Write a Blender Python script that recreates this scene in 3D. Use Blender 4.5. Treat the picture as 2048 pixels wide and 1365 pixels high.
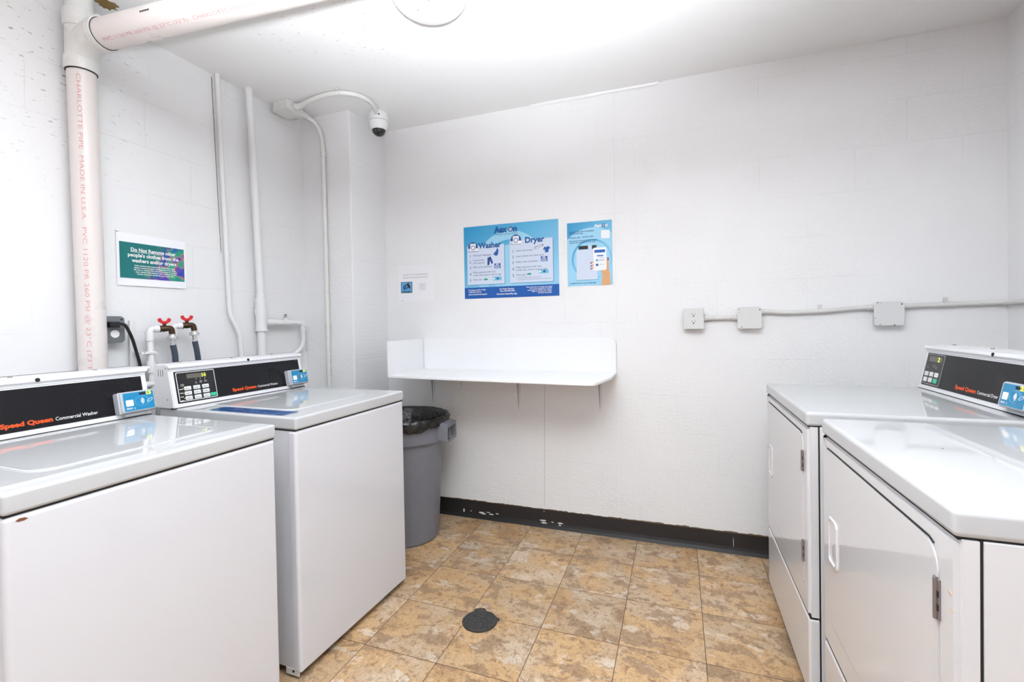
import bpy, bmesh, math, random
from mathutils import Vector, Matrix
random.seed(7)
S = bpy.context.scene
for o in list(bpy.data.objects): bpy.data.objects.remove(o)
C = S.collection
PI = math.pi

# ------------------------------------------------------------------ camera
cam_d = bpy.data.cameras.new('camera'); cam = bpy.data.objects.new('camera', cam_d); C.objects.link(cam)
cam_d.sensor_width = 36.0; cam_d.sensor_fit = 'HORIZONTAL'
cam_d.lens = 36.0*937.712/2048
cam_d.shift_x = 10.863/2048; cam_d.shift_y = -25.527/2048
cam_d.clip_start = 0.05
r_ = Vector((0.93939333, 0.34237751, -0.01782724)); u_ = Vector((0.01192779, 0.01932883, 0.99974203)); f_ = Vector((-0.34263377, 0.93936363, -0.01407357))
m = Matrix((r_, u_, -f_)).transposed().to_4x4(); m.translation = Vector((0, 0, 1.2265))
cam.matrix_world = m
S.camera = cam
# ------------------------------------------------------------------ view
S.view_settings.view_transform = 'Standard'; S.view_settings.look = 'None'
S.view_settings.gamma = 1.0; S.view_settings.exposure = 1.70; S.view_settings.use_curve_mapping = False

# ------------------------------------------------------------------ world: daylight from the open side of the room
w = bpy.data.worlds.new('daylight'); S.world = w; w.use_nodes = True
nt = w.node_tree; nt.nodes.clear()
out = nt.nodes.new('ShaderNodeOutputWorld'); bg = nt.nodes.new('ShaderNodeBackground')
tc = nt.nodes.new('ShaderNodeTexCoord'); sp = nt.nodes.new('ShaderNodeSeparateXYZ'); rp = nt.nodes.new('ShaderNodeValToRGB')
rp.color_ramp.elements[0].position = 0.46; rp.color_ramp.elements[0].color = (0.50, 0.40, 0.43, 1)
rp.color_ramp.elements[1].position = 0.56; rp.color_ramp.elements[1].color = (0.87, 0.925, 1.0, 1)
mp = nt.nodes.new('ShaderNodeMapRange'); mp.inputs['From Min'].default_value = -1; mp.inputs['From Max'].default_value = 1
nt.links.new(tc.outputs['Generated'], sp.inputs[0]); nt.links.new(sp.outputs['Z'], mp.inputs['Value'])
nt.links.new(mp.outputs[0], rp.inputs[0]); nt.links.new(rp.outputs[0], bg.inputs[0]); nt.links.new(bg.outputs[0], out.inputs[0])
bg.inputs['Strength'].default_value = 0.38

def light(name, kind, loc, energy, color=(1, 1, 1), **k):
    d = bpy.data.lights.new(name, kind); d.energy = energy; d.color = color
    for a, b in k.items(): setattr(d, a, b)
    o = bpy.data.objects.new(name, d); C.objects.link(o); o.location = loc
    return o
def aim(o, tgt):
    o.rotation_euler = (Vector(tgt)-o.location).to_track_quat('-Z', 'Y').to_euler()
# photographer's flash beside the camera, bounced off the ceiling
fl = light('flash', 'SPOT', (0.0, 0.0, 1.38), 345, (0.88, 0.935, 1.0), spot_size=math.radians(102), spot_blend=1.0, shadow_soft_size=0.06)
aim(fl, (-0.24, 0.47, 2.5))
LAMP = (-0.868, 1.592)

# ------------------------------------------------------------------ materials
MATS = {}
def mat(name, col, rough=0.5, metal=0.0, spec=0.5, coat=0.0, emit=None, estr=1.0):
    if name in MATS: return MATS[name]
    mm = bpy.data.materials.new(name); mm.use_nodes = True
    b = mm.node_tree.nodes['Principled BSDF']
    b.inputs['Base Color'].default_value = (*col, 1); b.inputs['Roughness'].default_value = rough
    b.inputs['Metallic'].default_value = metal; b.inputs['Specular IOR Level'].default_value = spec
    b.inputs['Coat Weight'].default_value = coat; b.inputs['Coat Roughness'].default_value = 0.05
    if emit: b.inputs['Emission Color'].default_value = (*emit, 1); b.inputs['Emission Strength'].default_value = estr
    MATS[name] = mm; return mm
class N:
    """small node-graph helper"""
    def __init__(s, mm): s.t = mm.node_tree; s.b = s.t.nodes['Principled BSDF']
    def n(s, typ, **k):
        x = s.t.nodes.new(typ)
        for a, b in k.items():
            if a.startswith('i_'): x.inputs[a[2:].replace('_', ' ')].default_value = b
            else: setattr(x, a, b)
        return x
    def l(s, a, b): s.t.links.new(a, b)
    def math(s, op, a, b=None, c=None):
        x = s.t.nodes.new('ShaderNodeMath'); x.operation = op
        for i, v in enumerate((a, b, c)):
            if v is None: continue
            if isinstance(v, (int, float)): x.inputs[i].default_value = v
            else: s.l(v, x.inputs[i])
        return x.outputs[0]
    def mix(s, fac, a, b):
        x = s.t.nodes.new('ShaderNodeMix'); x.data_type = 'RGBA'
        for i, v in ((0, fac), (6, a), (7, b)):
            if isinstance(v, (int, float)): x.inputs[i].default_value = v
            elif isinstance(v, tuple): x.inputs[i].default_value = (*v, 1)
            else: s.l(v, x.inputs[i])
        return x.outputs[2]
    def ramp(s, v, *stops):
        x = s.t.nodes.new('ShaderNodeValToRGB'); cr = x.color_ramp
        while len(cr.elements) < len(stops): cr.elements.new(0.5)
        for e, (p, c) in zip(cr.elements, stops): e.position = p; e.color = (*c, 1) if isinstance(c, tuple) else (c, c, c, 1)
        s.l(v, x.inputs[0]); return x.outputs[0]

def painted_wall(name, plane, brick=0.8, base=(0.85, 0.85, 0.855), bumpy=1.0, blocks=True, scuff=None):
    mm = mat(name, base, 0.42, spec=0.4); g = N(mm)
    tc = g.n('ShaderNodeTexCoord'); sp = g.n('ShaderNodeSeparateXYZ'); g.l(tc.outputs['Object'], sp.inputs[0])
    cb = g.n('ShaderNodeCombineXYZ')
    a, b = {'XZ': ('X', 'Z'), 'YZ': ('Y', 'Z'), 'XY': ('X', 'Y')}[plane]
    g.l(sp.outputs[a], cb.inputs[0]); g.l(sp.outputs[b], cb.inputs[1])
    v = cb.outputs[0]
    n1 = g.n('ShaderNodeTexNoise', i_Scale=70.0, i_Detail=4.0, i_Roughness=0.6); g.l(v, n1.inputs['Vector'])
    n2 = g.n('ShaderNodeTexNoise', i_Scale=9.0, i_Detail=5.0, i_Roughness=0.55); g.l(v, n2.inputs['Vector'])
    n3 = g.n('ShaderNodeTexNoise', i_Scale=2.2, i_Detail=3.0); g.l(v, n3.inputs['Vector'])
    # pitted patches: fine grain only where the coarse noise says so
    grain = g.math('MULTIPLY', n1.outputs[0], g.ramp(n3.outputs[0], (0.42, 0.25), (0.62, 1.0)))
    hgt = g.math('ADD', g.math('MULTIPLY', grain, 0.95), g.math('MULTIPLY', n2.outputs[0], 0.8))
    if blocks:
        br = g.n('ShaderNodeTexBrick'); br.inputs['Scale'].default_value = 1.0
        br.inputs['Brick Width'].default_value = 0.405; br.inputs['Row Height'].default_value = 0.203
        br.inputs['Mortar Size'].default_value = 0.004; br.inputs['Mortar Smooth'].default_value = 1.0
        wv = g.n('ShaderNodeVectorMath', operation='MULTIPLY_ADD'); g.l(n2.outputs['Color'], wv.inputs[0]); wv.inputs[1].default_value = (0.012, 0.012, 0); g.l(v, wv.inputs[2])
        g.l(wv.outputs[0], br.inputs['Vector'])
        mk = g.math('MULTIPLY', br.outputs['Fac'], g.ramp(n3.outputs[0], (0.40, 0.0), (0.60, brick)))
        hgt = g.math('SUBTRACT', hgt, g.math('MULTIPLY', mk, 0.35))
    bp = g.n('ShaderNodeBump', i_Strength=0.35*bumpy, i_Distance=0.004); g.l(hgt, bp.inputs['Height']); g.l(bp.outputs[0], g.b.inputs['Normal'])
    # specks and short scuffs of dirt
    vo = g.n('ShaderNodeTexVoronoi', i_Scale=5.5, feature='F1'); 
    wp = g.n('ShaderNodeVectorMath', operation='MULTIPLY_ADD'); g.l(n1.outputs['Color'], wp.inputs[0]); wp.inputs[1].default_value = (0.01, 0.01, 0); g.l(v, wp.inputs[2])
    g.l(wp.outputs[0], vo.inputs['Vector'])
    sc = g.n('ShaderNodeSeparateXYZ'); g.l(vo.outputs['Color'], sc.inputs[0])
    rad = g.math('MULTIPLY', sc.outputs[1], 0.028)
    spot = g.math('MULTIPLY', g.math('LESS_THAN', vo.outputs['Distance'], rad), g.math('GREATER_THAN', sc.outputs[0], 0.55))
    c = g.mix(g.math('MULTIPLY', n3.outputs[0], 0.35), base, tuple(x*y for x, y in zip(base, (0.93, 0.925, 0.90))))
    c = g.mix(g.math('MULTIPLY', spot, 0.65), c, (0.16, 0.14, 0.12))
    if blocks: c = g.mix(g.math('MULTIPLY', mk, 0.15), c, (0.45, 0.45, 0.45))
    if scuff:
        # worn zone around a point: many short streaks
        cx, cy, R, ang, amt = scuff
        mpn = g.n('ShaderNodeMapping'); mpn.inputs['Rotation'].default_value = (0, 0, ang); mpn.inputs['Scale'].default_value = (30, 110, 1); g.l(v, mpn.inputs['Vector'])
        sn = g.n('ShaderNodeTexNoise', i_Scale=1.0, i_Detail=2.0); g.l(mpn.outputs[0], sn.inputs['Vector'])
        dx = g.math('SUBTRACT', sp.outputs[a], cx); dy = g.math('SUBTRACT', sp.outputs[b], cy)
        dd = g.math('SQRT', g.math('ADD', g.math('MULTIPLY', dx, dx), g.math('MULTIPLY', dy, dy)))
        near = g.ramp(g.math('DIVIDE', dd, R), (0.2, 1.0), (1.0, 0.0))
        k = g.math('MULTIPLY', g.ramp(sn.outputs[0], (0.655, 0.0), (0.70, 1.0)), near)
        c = g.mix(g.math('MULTIPLY', k, amt), c, (0.16, 0.15, 0.13))
    g.l(c, g.b.inputs['Base Color'])
    g.l(g.ramp(n2.outputs[0], (0.3, 0.34), (0.7, 0.55)), g.b.inputs['Roughness'])
    return mm

M_wall_b = painted_wall('wall paint back', 'XZ', brick=0.5, bumpy=2.6)
M_wall_l = painted_wall('wall paint left', 'YZ', bumpy=1.5, base=(0.85, 0.85, 0.855), scuff=(1.0, 2.25, 0.6, 0.9, 0.6))
M_wall_r = painted_wall('wall paint right', 'YZ')
M_ceil = painted_wall('ceiling paint', 'XY', base=(0.86, 0.86, 0.855), bumpy=0.5, blocks=False, scuff=(-1.22, 1.55, 0.6, -0.2, 0.6))

def floor_mat():
    mm = mat('vinyl slate tile', (0.6, 0.45, 0.3), 0.38, spec=0.4); g = N(mm)
    tc = g.n('ShaderNodeTexCoord'); sp = g.n('ShaderNodeSeparateXYZ'); g.l(tc.outputs['Object'], sp.inputs[0])
    T = 0.3048; tx, ty = -0.5279, 1.4772
    u = g.math('DIVIDE', g.math('SUBTRACT', sp.outputs['X'], tx), T); v = g.math('DIVIDE', g.math('SUBTRACT', sp.outputs['Y'], ty), T)
    fu = g.math('FLOOR', u); fv = g.math('FLOOR', v)
    cu = g.math('ABSOLUTE', g.math('SUBTRACT', g.math('SUBTRACT', u, fu), 0.5)); cv = g.math('ABSOLUTE', g.math('SUBTRACT', g.math('SUBTRACT', v, fv), 0.5))
    edge = g.math('MAXIMUM', cu, cv)
    line = g.math('GREATER_THAN', edge, 0.4958)
    idc = g.n('ShaderNodeCombineXYZ'); g.l(fu, idc.inputs[0]); g.l(fv, idc.inputs[1])
    wn = g.n('ShaderNodeTexWhiteNoise', noise_dimensions='2D'); g.l(idc.outputs[0], wn.inputs['Vector'])
    off = g.n('ShaderNodeVectorMath', operation='MULTIPLY_ADD'); g.l(wn.outputs['Color'], off.inputs[0]); off.inputs[1].default_value = (9, 9, 9); g.l(tc.outputs['Object'], off.inputs[2])
    w0 = g.n('ShaderNodeTexNoise', i_Scale=10.0, i_Detail=6.0, i_Roughness=0.65); g.l(off.outputs[0], w0.inputs['Vector'])
    wv = g.n('ShaderNodeVectorMath', operation='MULTIPLY_ADD'); g.l(w0.outputs['Color'], wv.inputs[0]); wv.inputs[1].default_value = (0.10, 0.10, 0); g.l(off.outputs[0], wv.inputs[2])
    mp_ = g.n('ShaderNodeMapping'); mp_.inputs['Scale'].default_value = (0.75, 1.25, 1); mp_.inputs['Rotation'].default_value = (0, 0, 0.5); g.l(wv.outputs[0], mp_.inputs['Vector'])
    big = g.n('ShaderNodeTexNoise', i_Scale=8.5, i_Detail=8.0, i_Roughness=0.62); g.l(mp_.outputs[0], big.inputs['Vector'])
    hue = g.n('ShaderNodeTexNoise', i_Scale=5.0, i_Detail=3.0, i_Roughness=0.5); g.l(wv.outputs[0], hue.inputs['Vector'])
    ma = g.n('ShaderNodeMapping'); ma.inputs['Location'].default_value = (5, 3, 2); g.l(mp_.outputs[0], ma.inputs['Vector'])
    gr = g.n('ShaderNodeTexNoise', i_Scale=9.0, i_Detail=6.0, i_Roughness=0.6); g.l(ma.outputs[0], gr.inputs['Vector'])
    fine = g.n('ShaderNodeTexNoise', i_Scale=120.0, i_Detail=5.0, i_Roughness=0.7); g.l(off.outputs[0], fine.inputs['Vector'])
    med = g.n('ShaderNodeTexNoise', i_Scale=38.0, i_Detail=6.0, i_Roughness=0.7); g.l(wv.outputs[0], med.inputs['Vector'])
    tan = g.ramp(hue.outputs[0], (0.32, (0.41, 0.25, 0.125)), (0.45, (0.52, 0.335, 0.17)), (0.55, (0.46, 0.325, 0.20)), (0.68, (0.54, 0.42, 0.30)))
    c = g.mix(g.ramp(big.outputs[0], (0.545, 0.0), (0.565, 0.72)), tan, (0.27, 0.175, 0.105))        # brown slabs
    c = g.mix(g.ramp(gr.outputs[0], (0.58, 0.0), (0.62, 0.7)), c, (0.62, 0.53, 0.43))              # pale patches
    c = g.mix(g.ramp(med.outputs[0], (0.51, 0.0), (0.64, 0.75)), c, (0.21, 0.115, 0.055))               # rusty veining
    c = g.mix(g.ramp(fine.outputs[0], (0.50, 0.0), (0.75, 0.55)), c, (0.14, 0.10, 0.065))
    c = g.mix(g.ramp(fine.outputs[0], (0.30, 0.4), (0.44, 0.0)), c, (0.72, 0.60, 0.45))
    tint = g.n('ShaderNodeMapRange', i_To_Min=1.02, i_To_Max=1.26); g.l(wn.outputs['Value'], tint.inputs['Value'])
    sc = g.n('ShaderNodeVectorMath', operation='SCALE'); g.l(c, sc.inputs[0]); g.l(tint.outputs[0], sc.inputs['Scale'])
    c = g.mix(line, sc.outputs[0], (0.07, 0.035, 0.015))
    # scattered black specks
    vo = g.n('ShaderNodeTexVoronoi', i_Scale=3.0); g.l(tc.outputs['Object'], vo.inputs['Vector'])
    c = g.mix(g.math('LESS_THAN', vo.outputs['Distance'], 0.014), c, (0.02, 0.015, 0.01))
    g.l(c, g.b.inputs['Base Color'])
    hh = g.math('SUBTRACT', g.math('MULTIPLY', med.outputs[0], 0.5), g.math('MULTIPLY', line, 1.0))
    bp = g.n('ShaderNodeBump', i_Strength=0.25, i_Distance=0.002); g.l(hh, bp.inputs['Height']); g.l(bp.outputs[0], g.b.inputs['Normal'])
    g.l(g.ramp(med.outputs[0], (0.3, 0.30), (0.7, 0.5)), g.b.inputs['Roughness'])
    return mm
M_floor = floor_mat()

def noisy(name, col, rough, amount=0.1, scale=30, **k):
    """plain coating with a faint mottling and roughness break-up"""
    if name in MATS: return MATS[name]
    mm = mat(name, col, rough, **k); g = N(mm)
    tc = g.n('ShaderNodeTexCoord'); n = g.n('ShaderNodeTexNoise', i_Scale=float(scale), i_Detail=4.0); g.l(tc.outputs['Object'], n.inputs['Vector'])
    c = g.mix(g.math('MULTIPLY', n.outputs[0], amount*2), col, tuple(x*0.7 for x in col)); g.l(c, g.b.inputs['Base Color'])
    g.l(g.ramp(n.outputs[0], (0.3, max(0.02, rough*0.8)), (0.7, min(1, rough*1.25))), g.b.inputs['Roughness'])
    return mm
M_enamel = noisy('white enamel', (0.68, 0.68, 0.71), 0.035, 0.02, 4, spec=0.5)
M_enamel_d = noisy('white enamel dryer', (0.70, 0.69, 0.695), 0.03, 0.02, 4, spec=0.5)
M_lid = noisy('glossy lid enamel', (0.54, 0.545, 0.55), 0.018, 0.02, 5, spec=0.6)
M_console = noisy('console painted metal', (0.80, 0.80, 0.82), 0.2, 0.02, 5)
M_black = noisy('black control overlay', (0.012, 0.012, 0.014), 0.3, 0.2, 6, spec=0.22)
M_gap = mat('dark gap', (0.012, 0.012, 0.012), 0.8)
M_pad = mat('key pad black', (0.012, 0.012, 0.014), 0.25)
M_white = mat('white print', (0.85, 0.85, 0.85), 0.5)
M_grey = mat('grey print', (0.35, 0.35, 0.36), 0.5)
M_button = mat('key button', (0.75, 0.76, 0.75), 0.35)
M_green = mat('start button', (0.02, 0.55, 0.28), 0.35)
M_orange = mat('orange print', (0.80, 0.085, 0.008), 0.45)
M_disp = mat('display window', (0.13, 0.12, 0.10), 0.2)
M_led = mat('display digits', (0.4, 0.45, 0.02), 0.4, emit=(0.85, 1.0, 0.05), estr=0.3)
M_ledy = mat('reader display digits', (0.45, 0.40, 0.02), 0.4, emit=(1.0, 0.9, 0.08), estr=0.3)
M_reader = noisy('grey reader housing', (0.50, 0.51, 0.54), 0.35, 0.03, 20)
M_cyan = mat('reader face blue', (0.008, 0.24, 0.47), 0.2)
M_cyan2 = mat('reader pale blue', (0.12, 0.42, 0.6), 0.3)
M_sticker = noisy('navy sticker', (0.008, 0.07, 0.24), 0.25, 0.1, 20)
M_steel = noisy('dull steel', (0.30, 0.26, 0.26), 0.4, 0.2, 60, metal=0.7)
M_pvc = noisy('cream pvc pipe', (0.76, 0.705, 0.675), 0.32, 0.03, 6)
M_pvcw = noisy('white pvc fitting', (0.74, 0.74, 0.71), 0.3, 0.03, 6)
M_red = mat('red pipe print', (0.66, 0.30, 0.30), 0.6)
M_pipe = noisy('pipe wall paint', (0.80, 0.80, 0.80), 0.4, 0.06, 30)
M_pipeg = noisy('conduit wall paint', (0.68, 0.67, 0.65), 0.4, 0.08, 30)
M_plate = noisy('painted steel plate', (0.70, 0.70, 0.69), 0.4, 0.05, 20)
M_brass = noisy('tarnished brass', (0.085, 0.055, 0.03), 0.38, 0.4, 70, metal=0.8)
M_redh = mat('red valve handle', (0.62, 0.008, 0.012), 0.35)
M_hose = noisy('dark rubber hose', (0.05, 0.07, 0.10), 0.38, 0.3, 60)
M_chrome = noisy('galvanised fitting', (0.66, 0.66, 0.65), 0.3, 0.2, 60, metal=0.6)
M_box = noisy('grey cast outlet box', (0.22, 0.235, 0.25), 0.42, 0.2, 50, metal=0.4)
M_cord = mat('black cord', (0.01, 0.01, 0.01), 0.4)
M_can = noisy('grey bin plastic', (0.195, 0.20, 0.235), 0.42, 0.12, 14)
def bag_mat():
    mm = mat('black bag film', (0.006, 0.006, 0.006), 0.12, spec=0.6); g = N(mm)
    tc = g.n('ShaderNodeTexCoord'); n = g.n('ShaderNodeTexNoise', i_Scale=28.0, i_Detail=5.0, i_Roughness=0.6); g.l(tc.outputs['Object'], n.inputs['Vector'])
    bp = g.n('ShaderNodeBump', i_Strength=0.6, i_Distance=0.012); g.l(n.outputs[0], bp.inputs['Height']); g.l(bp.outputs[0], g.b.inputs['Normal'])
    return mm
M_bag = bag_mat()
M_base = noisy('black vinyl cove base', (0.022, 0.020, 0.021), 0.36, 0.3, 12)
M_smear = mat('white paint smear', (0.75, 0.75, 0.74), 0.5)
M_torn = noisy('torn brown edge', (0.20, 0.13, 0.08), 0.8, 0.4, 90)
M_streak = noisy('grey dirt streak', (0.42, 0.42, 0.43), 0.6, 0.3, 60)
M_shelf = noisy('white shelf paint', (0.86, 0.86, 0.87), 0.35, 0.02, 8)
M_paper = mat('paper', (0.90, 0.90, 0.93), 0.6)
M_laminate = mat('laminated paper', (0.86, 0.86, 0.885), 0.3)
M_domew = mat('camera housing', (0.82, 0.82, 0.82), 0.3)
M_domeb = mat('smoked dome', (0.004, 0.004, 0.004), 0.06, spec=0.8)
M_rust = mat('rust chip', (0.20, 0.07, 0.03), 0.8)
M_drain = noisy('cast iron grate', (0.085, 0.083, 0.08), 0.45, 0.4, 80, metal=0.5)
M_hole = noisy('exposed brown wood', (0.30, 0.19, 0.07), 0.8, 0.5, 25)

# ------------------------------------------------------------------ mesh helpers
def box(bm, x0, x1, y0, y1, z0, z1, bev=0.0, seg=3, mi=0, edges=None):
    t = bmesh.new(); bmesh.ops.create_cube(t, size=1)
    for v in t.verts: v.co = Vector(((x0+x1)/2+v.co.x*(x1-x0), (y0+y1)/2+v.co.y*(y1-y0), (z0+z1)/2+v.co.z*(z1-z0)))
    if bev > 0:
        es = [e for e in t.edges if edges is None or edges(e.verts[0].co, e.verts[1].co)]
        bmesh.ops.bevel(t, geom=es, offset=bev, segments=seg, affect='EDGES', profile=0.5)
    merge(bm, t, mi)
def merge(bm, t, mi=0):
    for f in t.faces: f.material_index = mi if f.material_index == 0 else f.material_index
    me = bpy.data.meshes.new('t'); t.to_mesh(me); t.free(); bm.from_mesh(me); bpy.data.meshes.remove(me)
def prism(bm, poly, a0, a1, axis='y', bev=0.0, mi=0, seg=2):
    """poly of 2D points extruded from a0 to a1 along axis; coordinates are the two other axes in order"""
    t = bmesh.new()
    def P(p, a):
        if axis == 'y': return (p[0], a, p[1])
        if axis == 'x': return (a, p[0], p[1])
        return (p[0], p[1], a)
    A = [t.verts.new(P(p, a0)) for p in poly]; B = [t.verts.new(P(p, a1)) for p in poly]
    n = len(poly); fa = t.faces.new(A); fb = t.faces.new(B[::-1])
    for i in range(n): t.faces.new((A[i], B[i], B[(i+1) % n], A[(i+1) % n]))
    bmesh.ops.recalc_face_normals(t, faces=t.faces)
    if bev: bmesh.ops.bevel(t, geom=list(t.edges), offset=bev, segments=seg, affect='EDGES')
    merge(bm, t, mi)
def fillet(pts, rad, n=6):
    out = [Vector(pts[0])]
    for i in range(1, len(pts)-1):
        p = Vector(pts[i]); a = Vector(pts[i-1])-p; b = Vector(pts[i+1])-p
        r = min(rad, a.length*0.49, b.length*0.49)
        A = p+a.normalized()*r; B = p+b.normalized()*r
        for k in range(n+1):
            t = k/n; out.append(A*(1-t)**2+p*2*t*(1-t)+B*t*t)
    out.append(Vector(pts[-1])); return out
def tube(bm, pts, r, n=18, caps=True, mi=0, rads=None):
    pts = [Vector(p) for p in pts]; rings = []
    T0 = (pts[1]-pts[0]).normalized(); ref = Vector((0, 0, 1)) if abs(T0.z) < 0.9 else Vector((1, 0, 0))
    Nn = (ref-T0*ref.dot(T0)).normalized()
    for i, p in enumerate(pts):
        a = pts[max(i-1, 0)]; b = pts[min(i+1, len(pts)-1)]; T = (b-a).normalized()
        Nn = (Nn-T*Nn.dot(T)).normalized(); B = T.cross(Nn); rr = rads[i] if rads else r
        rings.append([bm.verts.new(p+(Nn*math.cos(2*PI*k/n)+B*math.sin(2*PI*k/n))*rr) for k in range(n)])
    for i in range(len(rings)-1):
        for k in range(n):
            f = bm.faces.new((rings[i][k], rings[i][(k+1) % n], rings[i+1][(k+1) % n], rings[i+1][k])); f.material_index = mi
    if caps:
        f = bm.faces.new(rings[0][::-1]); f.material_index = mi; f = bm.faces.new(rings[-1]); f.material_index = mi
def lathe(bm, prof, c=(0, 0, 0), n=32, mi=0, axis='z'):
    rings = []
    for r, z in prof:
        ring = []
        for k in range(n):
            a = 2*PI*k/n; x, y = r*math.cos(a), r*math.sin(a)
            p = {'z': (x, y, z), 'y': (x, z, y), 'x': (z, x, y)}[axis]
            ring.append(bm.verts.new(Vector(c)+Vector(p)))
        rings.append(ring)
    for i in range(len(rings)-1):
        for k in range(n):
            f = bm.faces.new((rings[i][k], rings[i][(k+1) % n], rings[i+1][(k+1) % n], rings[i+1][k])); f.material_index = mi
    for ring in (rings[0], rings[-1]):
        f = bm.faces.new(ring); f.material_index = mi
def disc(bm, c, nrm, r, n=24, mi=0, h=0.0004):
    c = Vector(c); nrm = Vector(nrm).normalized(); tube(bm, [c, c+nrm*h], r, n=n, mi=mi)
def rrect(x0, x1, y0, y1, r, n=6):
    pts = []
    rr = r if isinstance(r, (tuple, list)) else (r,)*4   # corner order: x1y1, x0y1, x0y0, x1y0
    for (cx, cy, a0), q in zip(((x1, y1, 0), (x0, y1, 90), (x0, y0, 180), (x1, y0, 270)), rr):
        sx = -1 if cx == x1 else 1; sy = -1 if cy == y1 else 1
        if q <= 0: pts.append((cx, cy)); continue
        for k in range(n+1):
            a = math.radians(a0+90*k/n); pts.append((cx+sx*q+q*math.cos(a), cy+sy*q+q*math.sin(a)))
    return pts
def obj(name, bm, mats, parent=None, loc=None, smooth=True, ang=35, recalc=True):
    if recalc: bmesh.ops.recalc_face_normals(bm, faces=bm.faces)
    me = bpy.data.meshes.new(name); bm.to_mesh(me); bm.free()
    for x in (mats if isinstance(mats, (list, tuple)) else [mats]): me.materials.append(x)
    o = bpy.data.objects.new(name, me); C.objects.link(o)
    if smooth:
        me.shade_smooth(); me.set_sharp_from_angle(angle=math.radians(ang))
        wm = o.modifiers.new('wn', 'WEIGHTED_NORMAL'); wm.keep_sharp = True
    if parent: o.parent = parent
    if loc: o.location = loc
    return o
def B(): return bmesh.new()
def thing(name, label, cat, loc=(0, 0, 0), rotz=0, group=None, rot=None):
    o = bpy.data.objects.new(name, None); C.objects.link(o); o.empty_display_size = 0.05
    o.location = loc; o.rotation_euler = rot if rot else (0, 0, rotz); o['label'] = label; o['category'] = cat
    if group: o['group'] = group
    return o
def tag(o, label, cat, group=None):
    o['label'] = label; o['category'] = cat
    if group: o['group'] = group
    return o
def struct(name, bm, mats, smooth=False):
    o = obj(name, bm, mats, smooth=smooth); o['kind'] = 'structure'; return o
def text_mesh(s, size=None, width=None, align='LEFT', bold=0.0, italic=0.0, spacing=1.0, line=1.0):
    cu = bpy.data.curves.new('t', 'FONT'); cu.body = s; cu.size = 1.0; cu.align_x = align; cu.offset = bold
    cu.shear = italic; cu.space_character = spacing; cu.space_line = line; cu.resolution_u = 3
    to = bpy.data.objects.new('t', cu); C.objects.link(to)
    dg = bpy.context.evaluated_depsgraph_get(); dg.update()
    me = bpy.data.meshes.new_from_object(to.evaluated_get(dg)); bpy.data.objects.remove(to); bpy.data.curves.remove(cu)
    co = [v.co.copy() for v in me.vertices]
    if width and co:
        k = width/(max(c.x for c in co)-min(c.x for c in co)); ky = k if size is None else size
    else: k = ky = size
    for v in me.vertices: v.co = Vector((v.co.x*k, v.co.y*ky, 0))
    return me
def text(name, s, m_, parent, org, right=(1, 0, 0), up=(0, 0, 1), bm=None, **k):
    """flat printed lettering; org is the baseline start; returns an object or adds to bm"""
    me = text_mesh(s, **k); R_, U_ = Vector(right).normalized(), Vector(up).normalized()
    for v in me.vertices: v.co = Vector(org)+R_*v.co.x+U_*v.co.y
    if bm is not None: bm.from_mesh(me); bpy.data.meshes.remove(me); return
    me.materials.clear(); me.materials.append(m_)
    o = bpy.data.objects.new(name, me); C.objects.link(o); o.parent = parent; return o

# ------------------------------------------------------------------ the room
XL, XR, YB, ZC, YN = -2.192, 1.36, 2.683, 2.507, -1.6
PX, PY = -1.822, 2.325                       # corner pier
b = B(); box(b, XL-0.1, XR+0.1, YN, YB+0.1, -0.08, 0.0); struct('floor', b, M_floor)
b = B(); box(b, XL-0.1, XR+0.1, YN, YB+0.1, ZC, ZC+0.12)
box(b, XL, -0.062, YN, YB, ZC-0.004, ZC+0.02)                                # slab lip: the seam in the ceiling
random.seed(3)
hole = []                                                                     # ragged hole where the riser goes up
for k in range(26):
    a = 2*PI*k/26; rr = 0.036*(0.7+0.5*random.random()); hole.append((-2.090+rr*math.cos(a)*1.0, 1.218+rr*1.0*math.sin(a)))
prism(b, hole, ZC-0.0052, ZC-0.003, axis='z', mi=1)
struct('ceiling', b, [M_ceil, M_hole])
b = B(); box(b, XL-0.1, XL, YN, YB, 0, ZC)
box(b, XL-0.01, XL+0.010, YN, PY, 0.0, 1.066)                                 # thicker lower wall ends in a shallow ledge
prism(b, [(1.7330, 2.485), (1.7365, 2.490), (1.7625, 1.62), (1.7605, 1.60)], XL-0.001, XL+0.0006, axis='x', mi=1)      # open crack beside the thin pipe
prism(b, [(0.30, 1.0658), (2.22, 1.0658), (2.22, 1.0675), (1.50, 1.0672), (0.95, 1.0678), (0.30, 1.0675)], XL-0.001, XL+0.0102, axis='x', mi=2)
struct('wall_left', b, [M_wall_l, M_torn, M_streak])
b = B(); box(b, XL-0.1, XR+0.1, YB, YB+0.1, 0, ZC)
box(b, PX, -0.322, YB-0.004, YB+0.01, 0.10, ZC-0.001)                         # skim panel, its right edge shows as a line
for x, w_, z0, z1 in ((-1.492, 0.016, 0.70, 0.90), (-0.908, 0.012, 0.69, 0.88), (-0.420, 0.010, 0.705, 0.87), (-1.285, 0.004, 0.80, 0.90), (-1.30, 0.003, 0.84, 0.90)):
    prism(b, [(x-w_, z1), (x+w_*0.2, z1), (x+0.0005, z0+0.02), (x-0.0005, z0)], YB-0.0045, YB-0.0035, axis='y', mi=1)
    if w_ > 0.006: prism(b, [(x+w_*0.8, z1), (x+w_*1.1, z1), (x+w_*0.6, z0)], YB-0.0045, YB-0.0035, axis='y', mi=1)
prism(b, [(-0.7435, 0.90), (-0.7415, 0.90), (-0.755, 0.13), (-0.7565, 0.13)], YB-0.0045, YB-0.0035, axis='y', mi=1)
struct('wall_back', b, [M_wall_b, M_streak])
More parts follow.
